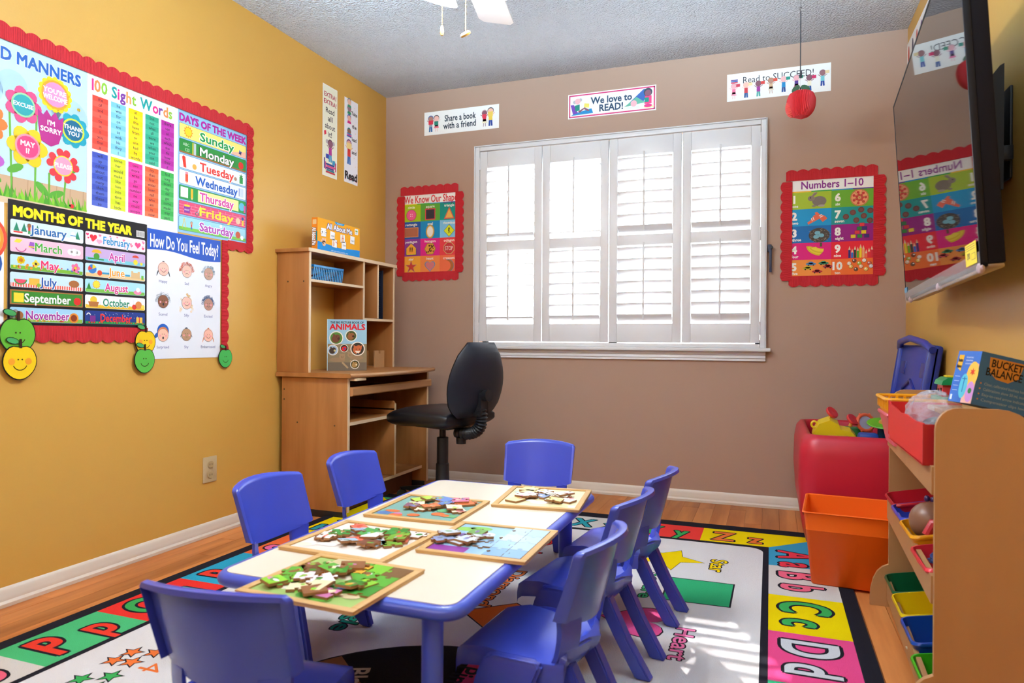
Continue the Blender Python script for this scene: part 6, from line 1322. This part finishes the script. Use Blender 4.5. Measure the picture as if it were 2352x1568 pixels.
for i in range(14):
    x, y = 2.72+random.uniform(-.02, .07), -1.83+random.uniform(-.05, .04); a = random.uniform(0, 6.28); zc = .040+.007*(i % 3); b = MB()
    d = Vector((math.cos(a), math.sin(a), random.uniform(-.1, .3)))*.028; c0 = Vector((x, y, zc)); b.tube([c0-d, c0+d*.8, c0+d], [.004, .004, .0015], 7)
    b.build('crayon', cm(['cr_a', 'cr_b', 'cr_c', 'cr_d'][i % 4], ['#c8684a', '#7a5a90', '#c8c0a0', '#b87890'][i % 4], .5), label='short wax crayon in the royal blue bin', category='crayon', group='crayons in the blue bin')
# boxes and toy house on the top board
def d_bb(p, w, h):
    p.poly([(w*.10, h*.93), (w*.50, h*.93), (w*.47, h*.64), (w*.36, h*.52), (w*.22, h*.54), (w*.12, h*.66)], '#c8873a', 2)
    p.text('BUCKET', w*.315, h*.83, .026, '#1c1a18', bold=.02, fit=w*.36, h=3); p.text('BALANCE', w*.30, h*.66, .026, '#1c1a18', bold=.02, fit=w*.42, h=3)
    for i, t_ in enumerate(['Clear, calibrated buckets hold up to 500 mL', 'Calibrations show 50 mL increments', 'Easy-to-read arrow indicates when level', 'Compensator clips level the arm']): p.circ(w*.06, h*(.42-.1*i), .0022, '#c8873a', h=2, n=6); p.text(t_, w*.1, h*(.42-.1*i), .0095, '#9aa8b0', 'l', fit=w*.72 if i != 1 else w*.6, h=2)
    p.circ(w*.78, h*.62, .014, '#b8402a', h=2); p.circ(w*.78, h*.70, .014, '#3a7a3a', h=3, ry=.006)
def d_be(p, w, h):
    p.poly([(w*.55, 0), (w, 0), (w, h*.75), (w*.8, h*.8), (w*.55, h*.45)], '#e8b0a0', 2); p.circ(w*.8, h*.55, w*.24, '#f0c050', h=3, ry=h*.25); p.circ(w*.52, h*.32, w*.17, '#5ac0d8', h=4, ry=h*.24); p.circ(w*.84, h*.22, w*.17, '#c890d0', h=4, ry=h*.2)
    p.poly([(w*.08, h*.92), (w*.3, h*.92), (w*.26, h*.6), (w*.06, h*.68)], '#e8b030', 3); p.text('Bucket', w*.18, h*.82, .011, '#222222', bold=.04, fit=w*.18, h=5); p.text('Balance', w*.16, h*.70, .011, '#222222', bold=.04, fit=w*.2, h=5)
    for i in range(3): p.text('Look for these other fun activities', w*.55, h*(.88-.06*i), .007, '#e8f0fa', fit=w*.3, h=3)
    for i in range(4): p.line(w*.08, h*(.5-.09*i), w*.3, h*(.5-.09*i), .0012, '#c8d8f0', 3)
    p.poly(starp(w*.8, h*.6, w*.12, 6), '#d8402a', 5); p.line(w*.52, h*.2, w*.52, h*.5, .003, '#2a6ab0', 5); p.line(w*.42, h*.46, w*.62, h*.46, .002, '#2a6ab0', 5); p.circ(w*.84, h*.24, w*.08, '#2a7a3a', h=5); p.rect(w*.05, h*.04, w*.14, h*.14, '#d8e4f4', 3)
C0, C1 = Vector((2.795, -1.985)), Vector((2.865, -1.72))
bbx = boxthing('game_box', 'navy Bucket Balance box leaning on the toy rack', 'box', .21, .085, .128, (2.77, -1.965, .7005), -1.2, '#274a70', {'f': ('#3f6c9c', d_bb), 'l': ('#3f72c8', d_be)})
bbx.rotation_euler = (0, .22, .36); bbx.location = (2.785, -2.0, .733)
th_ = thing('toy_house', 'small red and green toy house on the far end of the toy rack', 'toy', (2.845, -1.50, .7005))
tr, tg = cm('toy_house_red', '#c8303a', .4), cm('toy_house_green', '#0f8a52', .35)
def hb_(nm, a, c, m, bv=.003): return MB().box(a, c, bv).build(nm, m, parent=th_, world=True)
hb_('house_body', (2.822, -1.53, .715), (2.868, -1.46, .752), tr); hb_('house_base', (2.81, -1.56, .7005), (2.885, -1.43, .716), tg); hb_('house_window', (2.8205, -1.52, .722), (2.8225, -1.507, .742), K_, 0); hb_('house_window', (2.8205, -1.488, .722), (2.8225, -1.475, .738), K_, 0)
b = MB(); b.prism([(2.816, .752), (2.876, .752), (2.876, .764), (2.864, .774), (2.834, .774), (2.82, .764)], -1.545, -1.445, 'y'); b.build('house_roof', tg, parent=th_, world=True)
hb_('roof_tile', (2.835, -1.515, .774), (2.858, -1.475, .779), cm('toy_yellow', '#e8c81c', .4), .002)
# ------------------------------------------------------------------ toy chest, lid and toys
tc_ = thing('toy_chest', 'big red rounded plastic toy chest in the corner, full of toys', 'chest', (2.70, -.45, RZ))
def rings_mesh(rings):
    N = len(rings[0]); V = [q for a in rings for q in a]; Fs = [list(range(N))[::-1], [(len(rings)-1)*N+j for j in range(N)]]
    for i in range(len(rings)-1):
        for j in range(N): Fs.append((i*N+j, i*N+(j+1) % N, (i+1)*N+(j+1) % N, (i+1)*N+j))
    b = MB(); b.add(V, Fs); return b
qx0, qx1, qy0, qy1 = 2.452, 2.950, -.795, -.055
lv = [(.050, .0), (.035, .02), (.020, .08), (.008, .16), (0, .28), (.003, .40), (.012, .455), (.030, .478), (.042, .480), (.052, .470), (.056, .44), (.070, .10), (.08, .06)]
rg = [[(x, y, RZ+z) for x, y in rrp(qx0+i, qy0+i, qx1-i, qy1-i, max(.02, .075-i*.4), 7)] for i, z in lv]
rings_mesh(rg).build('chest_body', M['red'], parent=tc_, world=True, sharp=80)
b = MB(); b.tube([(qx0+.14, qy0+.006, RZ+.13), (qx0+.2, qy0-.002, RZ+.165), (qx1-.2, qy0-.002, RZ+.165), (qx1-.14, qy0+.006, RZ+.13)], .012, 10); b.build('moulded_ridge', M['red'], parent=tc_, world=True)
ld = thing('chest_lid', 'blue plastic toy chest lid leaning on the right wall', 'lid', (2.9, -.5, .45))
bl = cm('lid_blue', '#1d3ca8', .3); bl2 = cm('lid_blue_deep', '#17308c', .3)
LT = Matrix.Translation((2.845, -.865, .30)) @ Matrix.Rotation(math.radians(8.5), 4, 'Y')
def lp(nm, a, c, m, bev): b = MB(); b.T = LT; b.box(a, c, bev); return b.build(nm, m, parent=ld, world=True)
lp('lid_panel', (0, 0, 0), (.022, .70, .575), bl, .008)
lp('lid_rim', (-.018, .0, 0), (.034, .035, .575), bl2, .012); lp('lid_rim', (-.018, .665, 0), (.034, .70, .575), bl, .012)
b = MB(); b.T = LT; b.tube([(-.006, -.01, .555), (-.022, .08, .580), (-.030, .35, .600), (-.022, .62, .585), (-.006, .71, .560)], .014, 12); b.build('lid_lip', bl, parent=ld, world=True)
for y in (.12, .58): lp('hand_recess', (-.003, y-.06, .44), (.004, y+.06, .50), bl2, .003)
for y in (.27, .35, .43): b = MB(); b.T = LT; b.tube([(-.002, y, .12), (-.002, y, .34)], .010, 8); b.build('moulded_rib', bl2, parent=ld, world=True)
b = MB(); b.T = LT; b.tube([(-.002, .09, .08), (-.002, .12, .25), (-.002, .22, .38), (-.002, .35, .42), (-.002, .48, .38), (-.002, .58, .25), (-.002, .61, .08)], .008, 8); b.build('moulded_rib', bl2, parent=ld, world=True)
ty = cm('toy_yellow', '#e8c81c', .4); tr2 = cm('toy_bright_red', '#d8383a', .35)
t = thing('toy_truck', 'yellow plastic toy truck with red wheels on top of the toy chest', 'toy', (2.62, -.47, .50))
b = MB(); b.T = Matrix.Translation((2.60, -.47, .47)) @ Matrix.Rotation(.18, 4, 'Y') @ Matrix.Rotation(.1, 4, 'X'); b.prism([(-.075, -.01), (-.06, .035), (-.02, .062), (.02, .05), (.03, .03), (.075, .03), (.10, .01), (.10, -.03), (-.075, -.03)], -.05, .05, 'y')
b.build('truck_body', ty, parent=t, world=True)
b = MB(); b.tube([(2.528+.012*math.cos(a), -.49, .505+.014*math.sin(a)) for a in [2*PI*i/12 for i in range(12)]], .005, 8, closed=True); b.build('tow_ring', ty, parent=t, world=True)
for x, z in ((2.605, .557), (2.69, .528)):
    b = MB(); b.T = Matrix.Translation((x, -.44, z)) @ Matrix.Rotation(.75, 4, 'Y') @ Matrix.Rotation(.5, 4, 'X'); b.lathe([(0, -.006), (.028, -.006), (.030, 0), (.028, .006), (.010, .007), (0, .004)], 20); b.build('wheel', tr2, parent=t, world=True)
    b = MB(); b.cyl((x-.012, -.45, z-.03), (x, -.44, z-.002), .008, n=10); b.build('axle_post', cm('toy_amber', '#d89a30', .4), parent=t, world=True)
t = thing('toy_mirror', 'orange-framed round toy mirror in the toy chest', 'toy', (2.74, -.42, .50))
b = MB(); b.T = Matrix.Translation((2.745, -.42, .515)) @ Matrix.Rotation(.35, 4, 'Z') @ Matrix.Rotation(-.25, 4, 'X'); P = [(.036*math.cos(a), 0, .036*math.sin(a)) for a in [2*PI*i/24 for i in range(24)]]; b.tube(P, .008, 8, closed=True); [b.ball((.043*math.cos(a), 0, .043*math.sin(a)), .006, 8) for a in [2*PI*i/6 for i in range(6)]]; b.build('mirror_frame', cm('toy_orange', '#e8643a', .4), parent=t, world=True)
b = MB(); b.T = Matrix.Translation((2.745, -.42, .515)) @ Matrix.Rotation(.35, 4, 'Z') @ Matrix.Rotation(-.25, 4, 'X'); b.prism(circ(0, 0, .034), -.003, .002, 'y'); b.build('mirror_disc', cm('mirror_grey', '#a8a4b0', .3), parent=t, world=True)
t = thing('toy_disc', 'lime green toy disc with an amber dome in the toy chest', 'toy', (2.80, -.50, .50))
b = MB(); b.T = Matrix.Translation((2.80, -.52, .525)) @ Matrix.Rotation(.28, 4, 'X'); b.lathe([(0, -.003), (.060, -.003), (.063, 0), (.060, .003), (0, .004)], 28); b.build('disc', cm('toy_lime', '#62b01c', .35), parent=t, world=True)
b = MB(); b.T = Matrix.Translation((2.81, -.52, .528)) @ Matrix.Rotation(.28, 4, 'X'); b.ball((0, 0, 0), .026, 16, (1, 1, .6)); b.build('dome', cm('toy_dome', '#b88a2a', .3), parent=t, world=True)
b = MB(); b.cyl((2.80, -.50, .44), (2.80, -.51, .52), .018, n=12); b.build('disc_stem', cm('toy_teal', '#12486a', .4), parent=t, world=True)
for i, (x, y, z, r, c) in enumerate(((2.74, -.55, .46, .04, '#1a4aa0'), (2.70, -.35, .455, .05, '#1f7a3a'), (2.84, -.45, .46, .045, '#b02030'), (2.62, -.60, .44, .05, '#d8b020'), (2.78, -.62, .45, .035, '#e8643a'))):
    b = MB(); b.box((x-r, y-r*.8, z-r*.6), (x+r, y+r*.8, z+r*.6), .012); b.build('toy_block', cm('blk%d' % i, c, .4), label=['blue', 'green', 'dark red', 'yellow', 'orange'][i]+' toy block among the toys in the red chest', category='toy')
b = MB(); b.box((2.53, -.72, .1), (2.88, -.13, .42), .05); b.build('toy_pile', cm('toy_pile_mix', '#3a3f6a', .6), label='heap of mixed toys filling the red chest', category='toys', kind='stuff')
# orange bin
ob = thing('orange_bin', 'tall orange tapered plastic bin standing on the rug corner by the toy rack', 'bin', (2.62, -1.08, RZ), -.08)
hb = .262; lv = [(.0, .0), (-.003, .004), (-.021, hb*.75), (-.022, hb*.755), (-.0215, hb*.77), (-.028, hb-.004), (-.034, hb), (-.030, hb+.003), (-.024, hb), (-.018, hb*.75), (.002, .004)]
rg = [[(x, y, z) for x, y in rrp(-.125+i, -.135+i*1.2, .16-i*.4, .13-i, .012, 4)] for i, z in lv]
rings_mesh(rg).build('bin_body', M['orange'], parent=ob, sharp=50)
MB().box((-.162, -.02, hb-.045), (-.150, .03, hb-.03), .003).build('handle_slot', cm('slot_dark', '#8a3408', .6), parent=ob)
